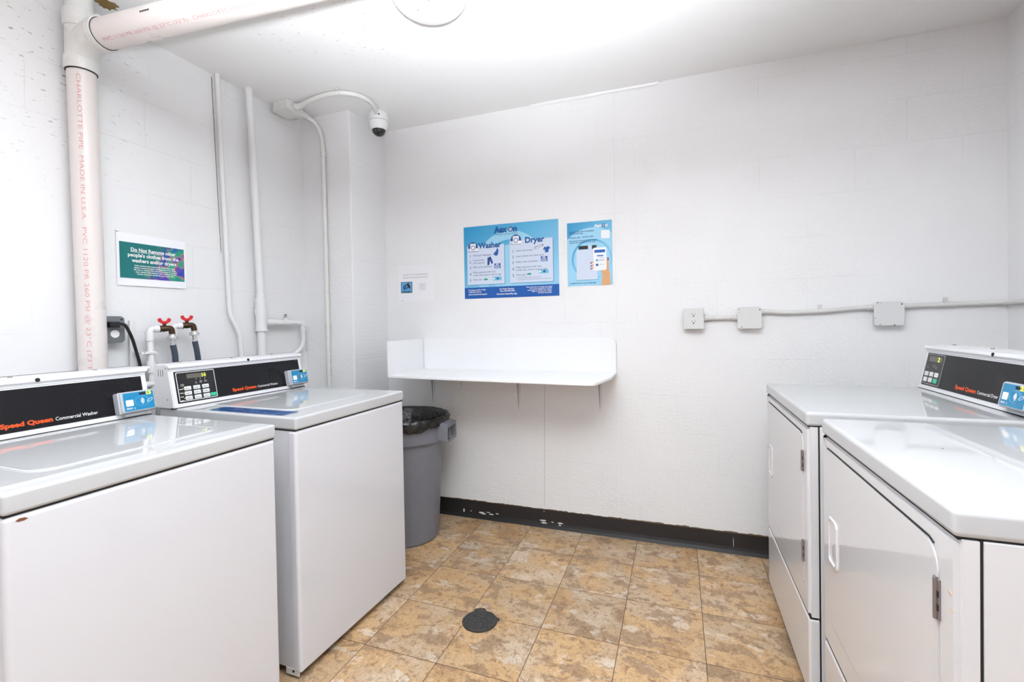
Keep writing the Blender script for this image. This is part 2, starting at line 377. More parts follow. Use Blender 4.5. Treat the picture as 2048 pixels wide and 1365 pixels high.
b = B(); box(b, XR, XR+0.1, YN, YB, 0, ZC); struct('wall_right', b, M_wall_r)
b = B(); box(b, XL, PX, PY, YB, 0, ZC, bev=0.006, seg=2, edges=lambda p, q: abs(p.z-q.z) > 1 and abs(p.x-PX) < .001 and abs(p.y-PY) < .001)
struct('trim_1', b, M_wall_b)
# irregular caulk bead in the ceiling joint
b = B(); random.seed(11); x = -0.80; pts = []
while x < -0.07: pts.append((x, YB-0.010+0.003*random.random(), ZC-0.010+0.003*random.random())); x += 0.03
tube(b, pts, 0.012, n=8, rads=[0.009+0.006*random.random()*(1-abs(i/len(pts)-0.4)) for i in range(len(pts))])
struct('trim_2', b, M_shelf, smooth=True)
# black cove base with torn paint above it and white smears on it
b = B()
prof = [(YB, 0.105), (YB-0.004, 0.104), (YB-0.0045, 0.03), (YB-0.008, 0.015), (YB-0.020, 0.004), (YB-0.022, 0.0), (YB, 0.0)]
prism(b, prof, PX, XR, axis='x')
random.seed(5); x = PX
while x < XR:
    dx = 0.02+0.05*random.random(); h = 0.105+0.004*random.random()
    prism(b, [(x, 0.1035), (x+dx, 0.1035), (x+dx, h), (x+dx*0.5, h+0.003*random.random()), (x, h-0.001)], YB-0.0052, YB-0.0002, axis='y', mi=2); x += dx
def blob(x, z, a, c, n=10):
    return [(x+a*math.cos(2*PI*k/n)*(0.6+0.4*random.random()), z+c*math.sin(2*PI*k/n)*(0.6+0.5*random.random())) for k in range(n)]
for x, z, a, c in ((-1.285, 0.035, 0.006, 0.014), (-1.235, 0.038, 0.004, 0.004), (-1.165, 0.036, 0.022, 0.005), (-1.150, 0.030, 0.02, 0.004), (-1.10, 0.032, 0.018, 0.004), (-1.06, 0.040, 0.012, 0.003), (-1.12, 0.042, 0.016, 0.002),
                   (-0.765, 0.037, 0.026, 0.005), (-0.760, 0.024, 0.022, 0.005), (-0.662, 0.034, 0.020, 0.004), (-0.665, 0.022, 0.010, 0.004), (-0.71, 0.034, 0.01, 0.002), (-0.76, 0.093, 0.002, 0.004), (0.26, 0.055, 0.0015, 0.03)):
    prism(b, blob(x, z, a, c), YB-0.0075, YB-0.0035, axis='y', mi=1)
struct('baseboard_back', b, [M_base, M_smear, M_torn])

# ------------------------------------------------------------------ ceiling light
t = thing('ceiling_light', 'round white glass dome lamp lit on the ceiling', 'ceiling light', (LAMP[0], LAMP[1], ZC-0.004))
b = B(); lathe(b, [(0.140, 0), (0.150, -0.004), (0.153, -0.016), (0.147, -0.024), (0.13, -0.024)], n=48); obj('base_ring', b, M_domew, t)
M_glass = mat('opal glass lit', (0.50, 0.50, 0.49), 0.3, emit=(1.0, 0.99, 0.97), estr=0.12)
b = B(); R0 = 0.147; D0 = 0.088
prof = [(R0*math.cos(a), -0.020-D0*math.sin(a)) for a in [i*PI/2/12*0.985 for i in range(13)]]
lathe(b, prof, n=48); dome = obj('glass_dome', b, M_glass, t)
for p in ((0.03, -0.06), (-0.03, -0.035)):
    b = B(); disc(b, (p[0], p[1], -0.020-D0*math.sqrt(1-(p[0]**2+p[1]**2)/R0**2)-0.001), (0, 0, 1), 0.0022, n=8); obj('speck', b, M_gap, t)

# ------------------------------------------------------------------ washers
CA, CB = (0.601, 0.911), (0.631, 1.058)            # console face: bottom (y,z) and top (y,z)
def on_face(x, v, out=0.0):
    """a point of the sloping console face: x across, v up the slope 0..1, lifted off by out"""
    y = CA[0]+(CB[0]-CA[0])*v; z = CA[1]+(CB[1]-CA[1])*v
    n = Vector((0, -(CB[1]-CA[1]), (CB[0]-CA[0]))).normalized()
    return Vector((x, y, z))+n*out
FUP = Vector((0, CB[0]-CA[0], CB[1]-CA[1])).normalized(); FN = Vector((0, -(CB[1]-CA[1]), CB[0]-CA[0])).normalized(); FL = math.hypot(CB[0]-CA[0], CB[1]-CA[1])
def slab(bm, x0, x1, v0, v1, o0, o1, r=0.0, mi=0):
    """a rounded plate lying on the console face between heights o0 and o1 off it"""
    poly = rrect(x0, x1, v0*FL, v1*FL, r, 4) if r else [(x0, v0*FL), (x1, v0*FL), (x1, v1*FL), (x0, v1*FL)]
    org = on_face(0, 0)
    A = [bm.verts.new(org+Vector((p[0], 0, 0))+FUP*p[1]+FN*o0) for p in poly]; Bv = [bm.verts.new(org+Vector((p[0], 0, 0))+FUP*p[1]+FN*o1) for p in poly]
    n = len(poly); fs = [bm.faces.new(A), bm.faces.new(Bv[::-1])]+[bm.faces.new((A[i], Bv[i], Bv[(i+1) % n], A[(i+1) % n])) for i in range(n)]
    for f in fs: f.material_index = mi
def console(t, w, cx, kind, digits, screws=True):
    """control console: housing, cap lip, black overlay, keypad, lettering and card reader"""
    x0, x1 = cx-w/2, cx+w/2
    b = B(); prism(b, [(CA[0], 0.9105), (CB[0], CB[1]), (CB[0]-0.004, CB[1]+0.006), (CB[0]-0.006, CB[1]+0.014), (CB[0]+0.004, CB[1]+0.022), (CB[0]+0.085, CB[1]+0.026), (CB[0]+0.085, 0.9105)], x0, x1, axis='x', bev=0.003)
    hs = obj('console', b, M_console, t)
    b = B(); prism(b, [(CB[0]-0.002, CB[1]+0.0065), (CB[0]-0.010, CB[1]+0.011), (CB[0]-0.006, CB[1]+0.022), (CB[0]+0.03, CB[1]+0.027), (CB[0]+0.03, CB[1]+0.020)], x0-0.003, x1+0.003, axis='x', bev=0.0015)
    obj('top_cap', b, M_console, t)
    b = B(); box(b, x0+0.001, x1-0.001, CA[0]-0.0012, CA[0]+0.02, 0.9095, 0.9125); obj('seam', b, M_gap, t, smooth=False)
    # black overlay
    b = B(); slab(b, cx-0.312, cx+0.312, 0.115, 0.955, -0.001, 0.0012, r=0.002); ov = obj('control_panel', b, M_black, t)
    p0 = cx-0.312
    wp = 0.165 if kind == 'washer' else 0.128
    b = B(); slab(b, p0+0.006, p0+wp, 0.15, 0.93, 0.0012, 0.0018, r=0.004); slab(b, p0+0.0085, p0+wp-0.0025, 0.167, 0.913, 0.0018, 0.0022, r=0.003, mi=1)
    kp = obj('keypad', b, [M_grey if kind != 'washer' else M_white, M_pad], t)
    b = B()
    if kind == 'washer':
        for r in range(3):
            for c in range(3):
                b = B(); slab(b, p0+0.030+c*0.037, p0+0.030+c*0.037+0.028, 0.44-r*0.13, 0.44-r*0.13+0.10, 0.0022, 0.0035, r=0.003); obj('key_button', b, M_button, kp)
        b = B(); slab(b, p0+0.135, p0+0.160, 0.19, 0.28, 0.0022, 0.0035, r=0.002); obj('start_button', b, M_green, kp)
        b = B(); slab(b, p0+0.047, p0+0.126, 0.745, 0.865, 0.0022, 0.0026); obj('display', b, M_disp, kp)
        text('digits', digits, M_led, kp, on_face(p0+0.106, 0.755, 0.0032), up=FUP, size=0.020, width=0.017, bold=0.03)
        b = B()
        for r in range(3):
            for c in range(3): text('', 'Select', None, None, on_face(p0+0.034+c*0.037, 0.47-r*0.13, 0.0038), up=FUP, bm=b, size=0.006, width=0.018)
        obj('key_print', b, M_pad, kp, smooth=False, recalc=False)
        b = B()
        for xx, vv, ss in ((0.018, 0.59, 'WASH\nRINSE'), (0.078, 0.62, 'IN\nUSE'), (0.096, 0.63, 'ADD\nITEM'), (0.116, 0.64, 'LID\nLOCK')): text('', ss, None, None, on_face(p0+xx, vv, 0.0026), up=FUP, bm=b, size=0.005)
        for r in range(4): slab(b, p0+0.011, p0+0.024, 0.47-r*0.10, 0.485-r*0.10, 0.0022, 0.0026)
        for xx in (0.083, 0.100, 0.119): slab(b, p0+xx, p0+xx+0.003, 0.70, 0.715, 0.0022, 0.0026)
        obj('panel_print', b, M_white, kp, smooth=False, recalc=False)
        b = B()
        for r in range(3): slab(b, p0+0.0253, p0+0.0275, 0.48-r*0.13, 0.50-r*0.13, 0.0022, 0.0028)
        obj('indicator', b, M_led if True else M_white, kp, smooth=False)
    else:
        for r in range(2):
            for c in range(3):
                if r == 1 and c == 2: continue
                b = B(); slab(b, p0+0.014+c*0.036, p0+0.014+c*0.036+0.026, 0.36-r*0.15, 0.36-r*0.15+0.115, 0.0022, 0.0035, r=0.003); obj('key_button', b, M_button, kp)
        b = B(); slab(b, p0+0.014+2*0.036, p0+0.112, 0.21, 0.325, 0.0022, 0.0035, r=0.003); obj('start_button', b, M_green, kp)
        b = B(); slab(b, p0+0.022, p0+0.113, 0.745, 0.875, 0.0022, 0.0026); obj('display', b, M_disp, kp)
        text('digits', digits, M_led, kp, on_face(p0+0.086, 0.75, 0.0032), up=FUP, size=0.024, width=0.013, bold=0.03)
        b = B()
        for xx, vv, ss in ((0.018, 0.60, 'ON\nHEAT'), (0.060, 0.64, 'COOL\nDOWN'), (0.080, 0.60, 'TIME\nLEFT')): text('', ss, None, None, on_face(p0+xx, vv, 0.0026), up=FUP, bm=b, size=0.006)
        obj('panel_print', b, M_grey, kp, smooth=False, recalc=False)
    text('maker_name', 'Speed Queen', M_orange, t, on_face(p0+0.236, 0.215, 0.0018), up=FUP, size=0.0185, width=0.121, bold=0.045)
    text('model_name', 'Commercial Washer' if kind == 'washer' else 'Commercial Dryer', M_white, t, on_face(p0+0.363, 0.215, 0.0018), up=FUP, size=0.0155, width=0.113 if kind == 'washer' else 0.105, bold=0.008)
    # card reader
    rx0, rx1 = p0+0.526, p0+0.642
    b = B(); slab(b, rx0, rx1, 0.10, 0.60, 0.0, 0.026, r=0.006)
    slab(b, rx0+0.006, rx1-0.001, 0.12, 0.585, 0.026, 0.032, r=0.006); slab(b, rx0+0.02, rx1-0.02, 0.03, 0.10, -0.001, 0.016)
    rd = obj('card_reader', b, M_reader, t); bv = rd.modifiers.new('b', 'BEVEL'); bv.width = 0.002; bv.segments = 2; bv.limit_method = 'ANGLE'
    b = B(); fx0, fx1 = rx0+0.013, rx1-0.005
    slab(b, fx0, fx1, 0.145, 0.565, 0.032, 0.0326, r=0.003)
    slab(b, fx0+0.006, fx0+0.030, 0.255, 0.40, 0.0326, 0.0330, r=0.003, mi=1)
    slab(b, fx0+0.052, fx0+0.072, 0.49, 0.545, 0.0326, 0.0330, mi=3)
    o3 = on_face(fx0+0.058, 0.345, 0.0328)
    for q in (0.021, 0.0245):                      # pale rings round the tap mark
        ring = []
        for k in range(33):
            a = 2*PI*k/32; ring.append(o3+Vector((q*math.cos(a), 0, 0))+FUP*q*0.75*math.sin(a))
        tube(b, ring, 0.0005, n=4, caps=False, mi=2)
    for j, q in enumerate((0.005, 0.009, 0.013)):  # contactless waves
        ring = [o3+Vector((-0.007+q*math.cos(a), 0, 0))+FUP*q*math.sin(a) for a in [(-55+110*k/8)*PI/180 for k in range(9)]]
        tube(b, ring, 0.0013, n=5, mi=1)
    ring = [o3+Vector((0.026+0.009*math.cos(a), 0, 0))+FUP*0.006*math.sin(a+0.7) for a in [2*PI*k/16 for k in range(17)]]
    tube(b, ring, 0.0008, n=4, caps=False, mi=1)
    obj('reader_face', b, [M_cyan, M_white, M_cyan2, M_gap], rd, smooth=False)
    text('reader_digits', digits if kind == 'washer' else '2', M_ledy, rd, on_face(fx0+0.072, 0.48, 0.0338), up=FUP, size=0.017, width=0.016, bold=0.06)
    text('reader_print', 'MAX  x', M_white, rd, on_face(fx0+0.006, 0.18, 0.0332), up=FUP, size=0.009, width=0.028, bold=0.02)
    if screws:
        b = B(); disc(b, (cx+0.018 if kind == 'washer' else cx+0.1, CB[0]-0.0075, CB[1]+0.0155), (0, -1, 0.1), 0.0062, h=0.002); obj('lock_hole', b, M_gap, t)
        for xx in (-0.25, -0.02, 0.2):
            b = B(); lathe(b, [(0.0, 0), (0.006, 0.0), (0.005, 0.003), (0.0, 0.003)], c=(cx+xx, CB[0]+0.05, CB[1]+0.0255), n=10); obj('cap_screw', b, M_steel, t)
    b = B()
    for k in range(3): box(b, x0-0.0006, x0+0.001, CB[0]+0.030+k*0.013, CB[0]+0.033+k*0.013, 1.035, 1.062)
    disc(b, (x0+0.0003, CB[0]-0.003+0.010, 0.945), (-1, 0, 0), 0.003, n=10, h=0.001); disc(b, (x0+0.0003, CB[0]+0.013, 1.068), (-1, 0, 0), 0.003, n=10, h=0.001)
    obj('side_vents', b, M_steel, t, smooth=False)

def washer(label, loc, rotz, digits, sticker=False, rust=False):
    t = thing('washing_machine', label, 'washing machine', loc, rotz, 'top-loading washers along the left wall')
    W2, D = 0.3225, 0.70
    b = B(); box(b, -W2+0.004, W2-0.004, 0.010, D, 0.03, 0.866, bev=0.006)
    obj('cabinet', b, M_enamel, t)
    b = B(); box(b, -W2, W2, 0.0, 0.030, 0.024, 0.8635, bev=0.011, seg=4, edges=lambda p, q: p.y < 0.001 or q.y < 0.001)
    fp = obj('front_panel', b, M_enamel, t)
    b = B(); box(b, -W2+0.003, W2-0.003, 0.004, D-0.002, 0.8632, 0.8675); obj('lid_seam', b, M_gap, t, smooth=False)
    b = B(); box(b, -W2-0.001, W2+0.001, -0.003, D, 0.867, 0.911, bev=0.008, seg=4)
    obj('top_deck', b, M_lid, t)
    # lid: raised pressed outline
    b = B(); prism(b, rrect(-0.218, 0.218, 0.115, 0.535, (0.03, 0.03, 0.045, 0.045), 8), 0.9105, 0.9140, axis='z', bev=0.0016)
    lid = obj('lid', b, M_lid, t)
    b = B()
    ring = rrect(-0.2215, 0.2215, 0.1115, 0.538, (0.033, 0.033, 0.048, 0.048), 8); ring = [(p[0], p[1], 0.9108) for p in ring]; ring.append(ring[0])
    tube(b, ring, 0.0032, n=8, caps=False); obj('lid_rim', b, M_lid, t)
    for sx in (-1, 1):
        for yy in (0.05, 0.62):
            b = B(); lathe(b, [(0.0, 0), (0.022, 0.0), (0.018, 0.012), (0.008, 0.014), (0.008, 0.034), (0, 0.034)], c=(sx*0.27, yy, 0.0), n=14); obj('foot', b, M_gap, t)
    b = B(); box(b, -W2+0.002, -W2+0.006, 0.012, 0.07, 0.012, 0.034); disc(b, (-W2+0.002, 0.036, 0.026), (-1, 0, 0), 0.005, n=10, h=0.001, mi=1); obj('base_bracket', b, [M_enamel, M_gap], t, smooth=False)
    b = B(); box(b, W2-0.006, W2-0.002, 0.012, 0.07, 0.012, 0.034); obj('base_bracket', b, [M_enamel, M_gap], t, smooth=False)
    console(t, 0.66, 0.0, 'washer', digits)
    if sticker:
        b = B(); box(b, -0.305, -0.235, 0.075, 0.445, 0.9110, 0.9116); st = obj('sticker', b, M_sticker, t, smooth=False); st['label'] = 'navy blue instruction strip'
        b = B()
        text('', 'Press Start', None, None, (-0.245, 0.30, 0.9118), right=(0, -1, 0), up=(1, 0, 0), bm=b, size=0.016)
        text('', 'Add soap', None, None, (-0.262, 0.36, 0.9118), right=(0, -1, 0), up=(1, 0, 0), bm=b, size=0.012)
        text('', 'Cold  Warm  Hot', None, None, (-0.285, 0.26, 0.9118), right=(0, -1, 0), up=(1, 0, 0), bm=b, size=0.012)
        obj('sticker_print', b, M_cyan2, st, smooth=False, recalc=False)
    if rust:
        b = B(); prism(b, [(-0.303, 0.853), (-0.297, 0.856), (-0.288, 0.855), (-0.284, 0.8515), (-0.290, 0.8495), (-0.299, 0.850)], -0.0006, 0.001, axis='y'); obj('rust_chip', b, M_rust, t, smooth=False)
    return t
# second-nearest first; both face the aisle
washer('white top-loading washer by the trash can showing 14, blue strip on its lid', (-1.222, 1.5715, 0), PI/2-math.radians(1.4), '14', sticker=True)
washer('white top-loading washer nearest the camera, cut by the left edge, reader showing 13', (-1.219, 0.8285, 0), PI/2-math.radians(0.6), '13', rust=True)

# ------------------------------------------------------------------ dryers
def pocket_ring(bm, x0, x1, z0, z1, y_out, ins, depth, r=0.006, mi=0):
    """raised frame with a sunk cup (door pull)"""
    outer = rrect(x0, x1, z0, z1, r, 4); inner = rrect(x0+ins, x1-ins, z0+ins, z1-ins, r*0.6, 4)
    loops = [(rrect(x0, x1, z0, z1, r, 4), 0.0), (rrect(x0+0.002, x1-0.002, z0+0.002, z1-0.002, r, 4), -y_out), (inner, -y_out), (rrect(x0+ins+0.002, x1-ins-0.002, z0+ins+0.002, z1-ins-0.002, r*0.5, 4), depth)]
    vs = [[bm.verts.new((p[0], y, p[1])) for p in L] for L, y in loops]
    n = len(outer)
    for i in range(3):
        for k in range(n): bm.faces.new((vs[i][k], vs[i][(k+1) % n], vs[i+1][(k+1) % n], vs[i+1][k]))
    bm.faces.new(vs[3])
def dryer(label, loc, digits, rotz=-PI/2, dirt=False):
    t = thing('tumble_dryer', label, 'tumble dryer', loc, rotz, 'front-loading dryers along the right wall')
    W2, D = 0.3415, 0.70
    b = B(); box(b, -W2+0.0015, W2-0.0015, 0.0325, D, 0.06, 0.890, bev=0.003); obj('cabinet', b, M_enamel_d, t)
    b = B(); box(b, -W2+0.0016, W2-0.0016, 0.0275, 0.0325, 0.07, 0.890); obj('cabinet_gap', b, M_gap, t, smooth=False)
    # door opening is a rounded cut in the front panel; the door sits in it
    dx0, dx1, dz0, dz1 = -0.302, 0.292, 0.385, 0.860      # local x: left as seen from the front
    rr = (0.045, 0.012, 0.050, 0.012)
    b = B()
    outer = rrect(-W2, W2, 0.306, 0.8895, 0.0, 1); 
    A = rrect(dx0-0.003, dx1+0.003, dz0-0.003, dz1+0.003, rr, 8)
    # front sheet: ring of quads between outer rectangle and door outline
    def ring_face(bm, outer_r, inner, y):
        x0, x1, z0, z1 = outer_r; vo = []; vi = []
        cx, cz = (x0+x1)/2, (z0+z1)/2
        for p in inner:
            dx, dz = p[0]-cx, p[1]-cz
            s = min((x1-cx)/abs(dx) if abs(dx) > 1e-9 else 1e9, (z1-cz)/abs(dz) if abs(dz) > 1e-9 else 1e9)
            vo.append((cx+dx*s, cz+dz*s))
        # snap nearest to the true corners
        for c in ((x0, z0), (x1, z0), (x0, z1), (x1, z1)):
            i = min(range(len(vo)), key=lambda k: (vo[k][0]-c[0])**2+(vo[k][1]-c[1])**2); vo[i] = c
        VO = [bm.verts.new((p[0], y, p[1])) for p in vo]; VI = [bm.verts.new((p[0], y, p[1])) for p in inner]
        VO2 = [bm.verts.new((p[0], 0.028, p[1])) for p in vo]; VI2 = [bm.verts.new((p[0], y+0.0255, p[1])) for p in inner]
        n = len(inner)
        for k in range(n):
            j = (k+1) % n
            bm.faces.new((VO[k], VO[j], VI[j], VI[k])); bm.faces.new((VO[k], VO2[k], VO2[j], VO[j])); bm.faces.new((VI[k], VI[j], VI2[j], VI2[k]))
        bm.faces.new(VI2)
    ring_face(b, (-W2, W2, 0.306, 0.8895), A, 0.0)
    bmesh.ops.recalc_face_normals(b, faces=b.faces)
    es = [e for e in b.edges if abs(e.verts[0].co.y) < 1e-6 and abs(e.verts[1].co.y) < 1e-6 and all(abs(abs(v.co.x)-W2) < 1e-5 or abs(v.co.z-0.306) < 1e-5 or abs(v.co.z-0.8895) < 1e-5 for v in e.verts) and len(e.link_faces) == 2 and abs(e.link_faces[0].normal.dot(e.link_faces[1].normal)) < 0.5]
    bmesh.ops.bevel(b, geom=es, offset=0.008, segments=4, affect='EDGES')
    obj('front_panel', b, M_enamel_d, t)
    b = B(); box(b, -W2, W2, 0.0, 0.028, 0.055, 0.300, bev=0.008, seg=4, edges=lambda p, q: p.y < 0.001 or q.y < 0.001); obj('kick_panel', b, M_enamel_d, t)
    b = B(); box(b, -W2+0.003, W2-0.003, 0.004, 0.026, 0.298, 0.308); obj('panel_seam', b, M_gap, t, smooth=False)
    # door
    b = B(); prism(b, rrect(dx0, dx1, dz0, dz1, rr, 8), -0.0015, 0.0235, axis='y', bev=0.0018); dr = obj('door', b, M_enamel_d, t)
    b = B(); prism(b, [(dx0+0.012, dz1+0.0003), (dx1-0.03, dz1+0.0003), (dx1-0.013, dz1-0.004), (dx1-0.012, dz1-0.002), (dx1-0.028, dz1+0.0028), (dx0+0.012, dz1+0.0028)], -0.0018, 0.008, axis='y'); obj('door_seam', b, M_gap, t, smooth=False)
    hx0, hx1, hz0, hz1 = dx0+0.020, dx0+0.094, 0.553, 0.682
    cb = B(); prism(cb, rrect(hx0+0.011, hx1-0.011, hz0+0.011, hz1-0.011, 0.010, 5), -0.02, 0.021, axis='y'); cut = obj('cut', cb, M_enamel_d, smooth=False)
    md = dr.modifiers.new('pull', 'BOOLEAN'); md.object = cut; md.operation = 'DIFFERENCE'; md.solver = 'EXACT'; dr.modifiers.remove(dr.modifiers['wn'])
    dg = bpy.context.evaluated_depsgraph_get(); dg.update(); me = bpy.data.meshes.new_from_object(dr.evaluated_get(dg)); dr.modifiers.clear(); dr.data = me; bpy.data.objects.remove(cut)
    me.set_sharp_from_angle(angle=math.radians(35)); wm = dr.modifiers.new('wn', 'WEIGHTED_NORMAL'); wm.keep_sharp = True
    b = B(); loops = []
    for (a, y) in ((0.0, -0.001), (0.0015, -0.0055), (0.009, -0.0055), (0.012, 0.019), (0.020, 0.0205)):
        L = rrect(hx0+a, hx1-a, hz0+a, hz1-a, max(0.004, 0.016-a*0.6), 5); loops.append([b.verts.new((p[0], y, p[1])) for p in L])
    for i in range(4):
        for k in range(len(loops[0])): b.faces.new((loops[i][k], loops[i][(k+1) % len(loops[0])], loops[i+1][(k+1) % len(loops[0])], loops[i+1][k]))
    b.faces.new(loops[4]); obj('door_pull', b, M_enamel_d, dr)
    for z0 in (0.740, 0.455):
        b = B(); x0 = dx1-0.010
        box(b, x0, x0+0.017, -0.0035, 0.0, z0, z0+0.066, bev=0.0008, seg=1)
        tube(b, [(x0+0.009, -0.004, z0), (x0+0.009, -0.004, z0+0.066)], 0.0035, n=10)
        for zz in (z0+0.012, z0+0.053, z0+0.033): disc(b, (x0+0.004, -0.0035, zz), (0, -1, 0), 0.0028, n=8, h=0.0006)
        for zz in (z0+0.021, z0+0.043): box(b, x0+0.0095, x0+0.0172, -0.0042, -0.0030, zz-0.006, zz+0.004, mi=1)
        obj('hinge', b, [M_steel, M_gap], dr)
    # top
    b = B(); box(b, -W2+0.004, W2-0.004, 0.004, D-0.004, 0.888, 0.892); obj('top_seam', b, M_gap, t, smooth=False)
    b = B(); box(b, -W2-0.001, W2+0.001, -0.003, D, 0.8915, 0.935, bev=0.010, seg=5); obj('top_deck', b, M_lid, t)
    for sx in (-1, 1):
        for yy in (0.06, 0.62):
            b = B(); lathe(b, [(0.0, 0), (0.024, 0.0), (0.020, 0.014), (0.009, 0.016), (0.009, 0.064), (0, 0.064)], c=(sx*0.28, yy, 0.0), n=14); obj('foot', b, M_gap, t)
    # console is the washer's, shifted up and forward
    global CA, CB
    keepA, keepB = CA, CB
    b0 = set(bpy.data.objects)
    console(t, 0.66, 0.0, 'dryer', digits)
    for o in set(bpy.data.objects)-b0:
        if o.parent == t: o.location = (0, -0.068, 0.0235)
    if dirt:
        b = B()
        for (x, z, a, c) in ((0.325, 0.86-0.06, 0.006, 0.004), (0.330, 0.775, 0.004, 0.005)): prism(b, blob(x, z, a, c), -0.0006, 0.001, axis='y')
        obj('paint_chip', b, mat('tan chip', (0.62, 0.47, 0.33), 0.6), t, smooth=False)
    b = B(); disc(b, (-0.05, 0.15, 0.935), (0, 0, 1), 0.002, n=8); obj('deck_speck', b, M_gap, t)
    return t
dryer('white front-loading dryer standing against the back wall side, console reading 2', (0.367, 1.989, 0), '2')
dryer('white front-loading dryer nearest the camera in the lower right corner', (0.386, 1.2215, 0), '2', dirt=True)

# ------------------------------------------------------------------ trash can and liner
CX, CY = -1.500, 2.345
t = thing('trash_can', 'round grey plastic trash can between washer and back wall', 'trash can', (CX, CY, 0))
b = B(); prof = [(0.0, 0.0), (0.178, 0.0), (0.190, 0.008), (0.206, 0.30), (0.2205, 0.560), (0.221, 0.563), (0.238, 0.565), (0.241, 0.571), (0.249, 0.675), (0.251, 0.69), (0.245, 0.692), (0.239, 0.68), (0.212, 0.56), (0.19, 0.02), (0, 0.02)]
lathe(b, prof, n=64); obj('body', b, M_can, t)
for a0 in (8.0, 188.0):
    a = math.radians(a0); b = B()
    # handle lug: open box jutting from the rim
    def hp(u, v, z): 
        d = Vector((math.cos(a), math.sin(a), 0)); s = Vector((-math.sin(a), math.cos(a), 0)); return d*u+s*v+Vector((0, 0, z))
    def hex_(u0, u1, v0, v1, z0, z1, sl=0.0):
        vs = [b.verts.new(hp(u, v, z-(sl if u == u1 else 0))) for u in (u0, u1) for v in (v0, v1) for z in (z0, z1)]
        for q in ((0, 1, 3, 2), (4, 6, 7, 5), (0, 4, 5, 1), (2, 3, 7, 6), (0, 2, 6, 4), (1, 5, 7, 3)): b.faces.new([vs[i] for i in q])
    hex_(0.228, 0.292, -0.080, -0.068, 0.580, 0.676, 0.02); hex_(0.228, 0.292, 0.068, 0.080, 0.580, 0.676, 0.02)
    hex_(0.280, 0.292, -0.068, 0.068, 0.640, 0.656); hex_(0.280, 0.292, -0.068, 0.068, 0.560, 0.574); hex_(0.236, 0.252, -0.068, 0.068, 0.585, 0.672); hex_(0.252, 0.284, -0.010, -0.002, 0.570, 0.664); hex_(0.240, 0.284, -0.068, 0.068, 0.668, 0.676, 0.016)
    hd = obj('handle', b, M_can, t); bv = hd.modifiers.new('b', 'BEVEL'); bv.width = 0.003; bv.segments = 2
# liner: film folded over the rim, crumpled
b = B(); random.seed(9); n = 120
prof = [(0.05, 0.30, .02), (0.16, 0.34, .02), (0.190, 0.50, .008), (0.222, 0.64, .007), (0.240, 0.690, .003), (0.248, 0.702, .004), (0.256, 0.698, .005), (0.260, 0.686, .006), (0.260, 0.672, .007), (0.258, 0.655, .008)]
import mathutils
rings = []
for i, (r, z, am) in enumerate(prof):
    ring = []
    for k in range(n):
        a = 2*PI*k/n; q = mathutils.noise.noise(Vector((math.cos(a)*9, math.sin(a)*9, i*0.9)))+0.6*mathutils.noise.noise(Vector((math.cos(a)*24, math.sin(a)*24, i*1.7)))
        lo = 0.010*mathutils.noise.noise(Vector((math.cos(a)*2.2+5, math.sin(a)*2.2, 0))) if i >= 7 else 0
        rr = r+am*q+(0.004 if 5 <= i else 0); zz = z+am*0.9*mathutils.noise.noise(Vector((math.cos(a)*12+3, math.sin(a)*12, i*0.6)))-abs(lo)*(i-6) if i >= 7 else z+am*0.6*q
        ring.append(b.verts.new((rr*math.cos(a), rr*math.sin(a), zz)))
    rings.append(ring)
for i in range(len(rings)-1):
    for k in range(n): b.faces.new((rings[i][k], rings[i][(k+1) % n], rings[i+1][(k+1) % n], rings[i+1][k]))
b.faces.new(rings[0][::-1])
bag = obj('trash_bag', b, M_bag, loc=(CX, CY, 0), ang=80); tag(bag, 'shiny black plastic liner folded over the rim of the trash can', 'trash bag')

# ------------------------------------------------------------------ folding shelf on the back wall
t = thing('wall_shelf', 'white painted folding shelf with raised back and left end panel under the posters', 'shelf', (-1.546, YB-0.004, 0.92))
# local: x from 0 (left end) to 1.222, y negative to the room, z about the board
b = B()
def sheet(bm, pts, th):     # pts: top outline (x,y,z), thickness down
    A = [bm.verts.new(p) for p in pts]; Bv = [bm.verts.new((p[0], p[1], p[2]-th)) for p in pts]; n = len(pts)
    bm.faces.new(A); bm.faces.new(Bv[::-1])
    for i in range(n): bm.faces.new((A[i], Bv[i], Bv[(i+1) % n], A[(i+1) % n]))
out_ = [(0, 0, 0.012), (0, -0.405, 0.012)]
out_ += [(x, -0.405, 0.012-0.012*x/1.2) for x in (0.4, 0.8, 1.10)]
for k in range(1, 8):
    a = math.radians(90*k/8); out_.append((1.13+0.045*math.sin(a), -0.36-0.045*math.cos(a), 0.0+0.002*k/8))
out_ += [(1.220, -0.22, 0.010), (1.222, -0.10, 0.014), (1.222, 0, 0.016)]
sheet(b, out_, 0.016); o = obj('board', b, M_shelf, t); bv = o.modifiers.new('b', 'BEVEL'); bv.width = 0.003; bv.segments = 2; bv.limit_method = 'ANGLE'
b = B(); prism(b, rrect(0.0, 1.222, 0.01, 0.206, (0.04, 0.0, 0.0, 0.0), 8), -0.014, 0.0, axis='y', bev=0.002); obj('back_panel', b, M_shelf, t)
b = B(); prism(b, [(-0.405, 0.0), (-0.405, 0.200), (-0.399, 0.206), (-0.012, 0.206), (-0.012, 0.0)], -0.012, 0.0, axis='x', bev=0.002); obj('end_panel', b, M_shelf, t)

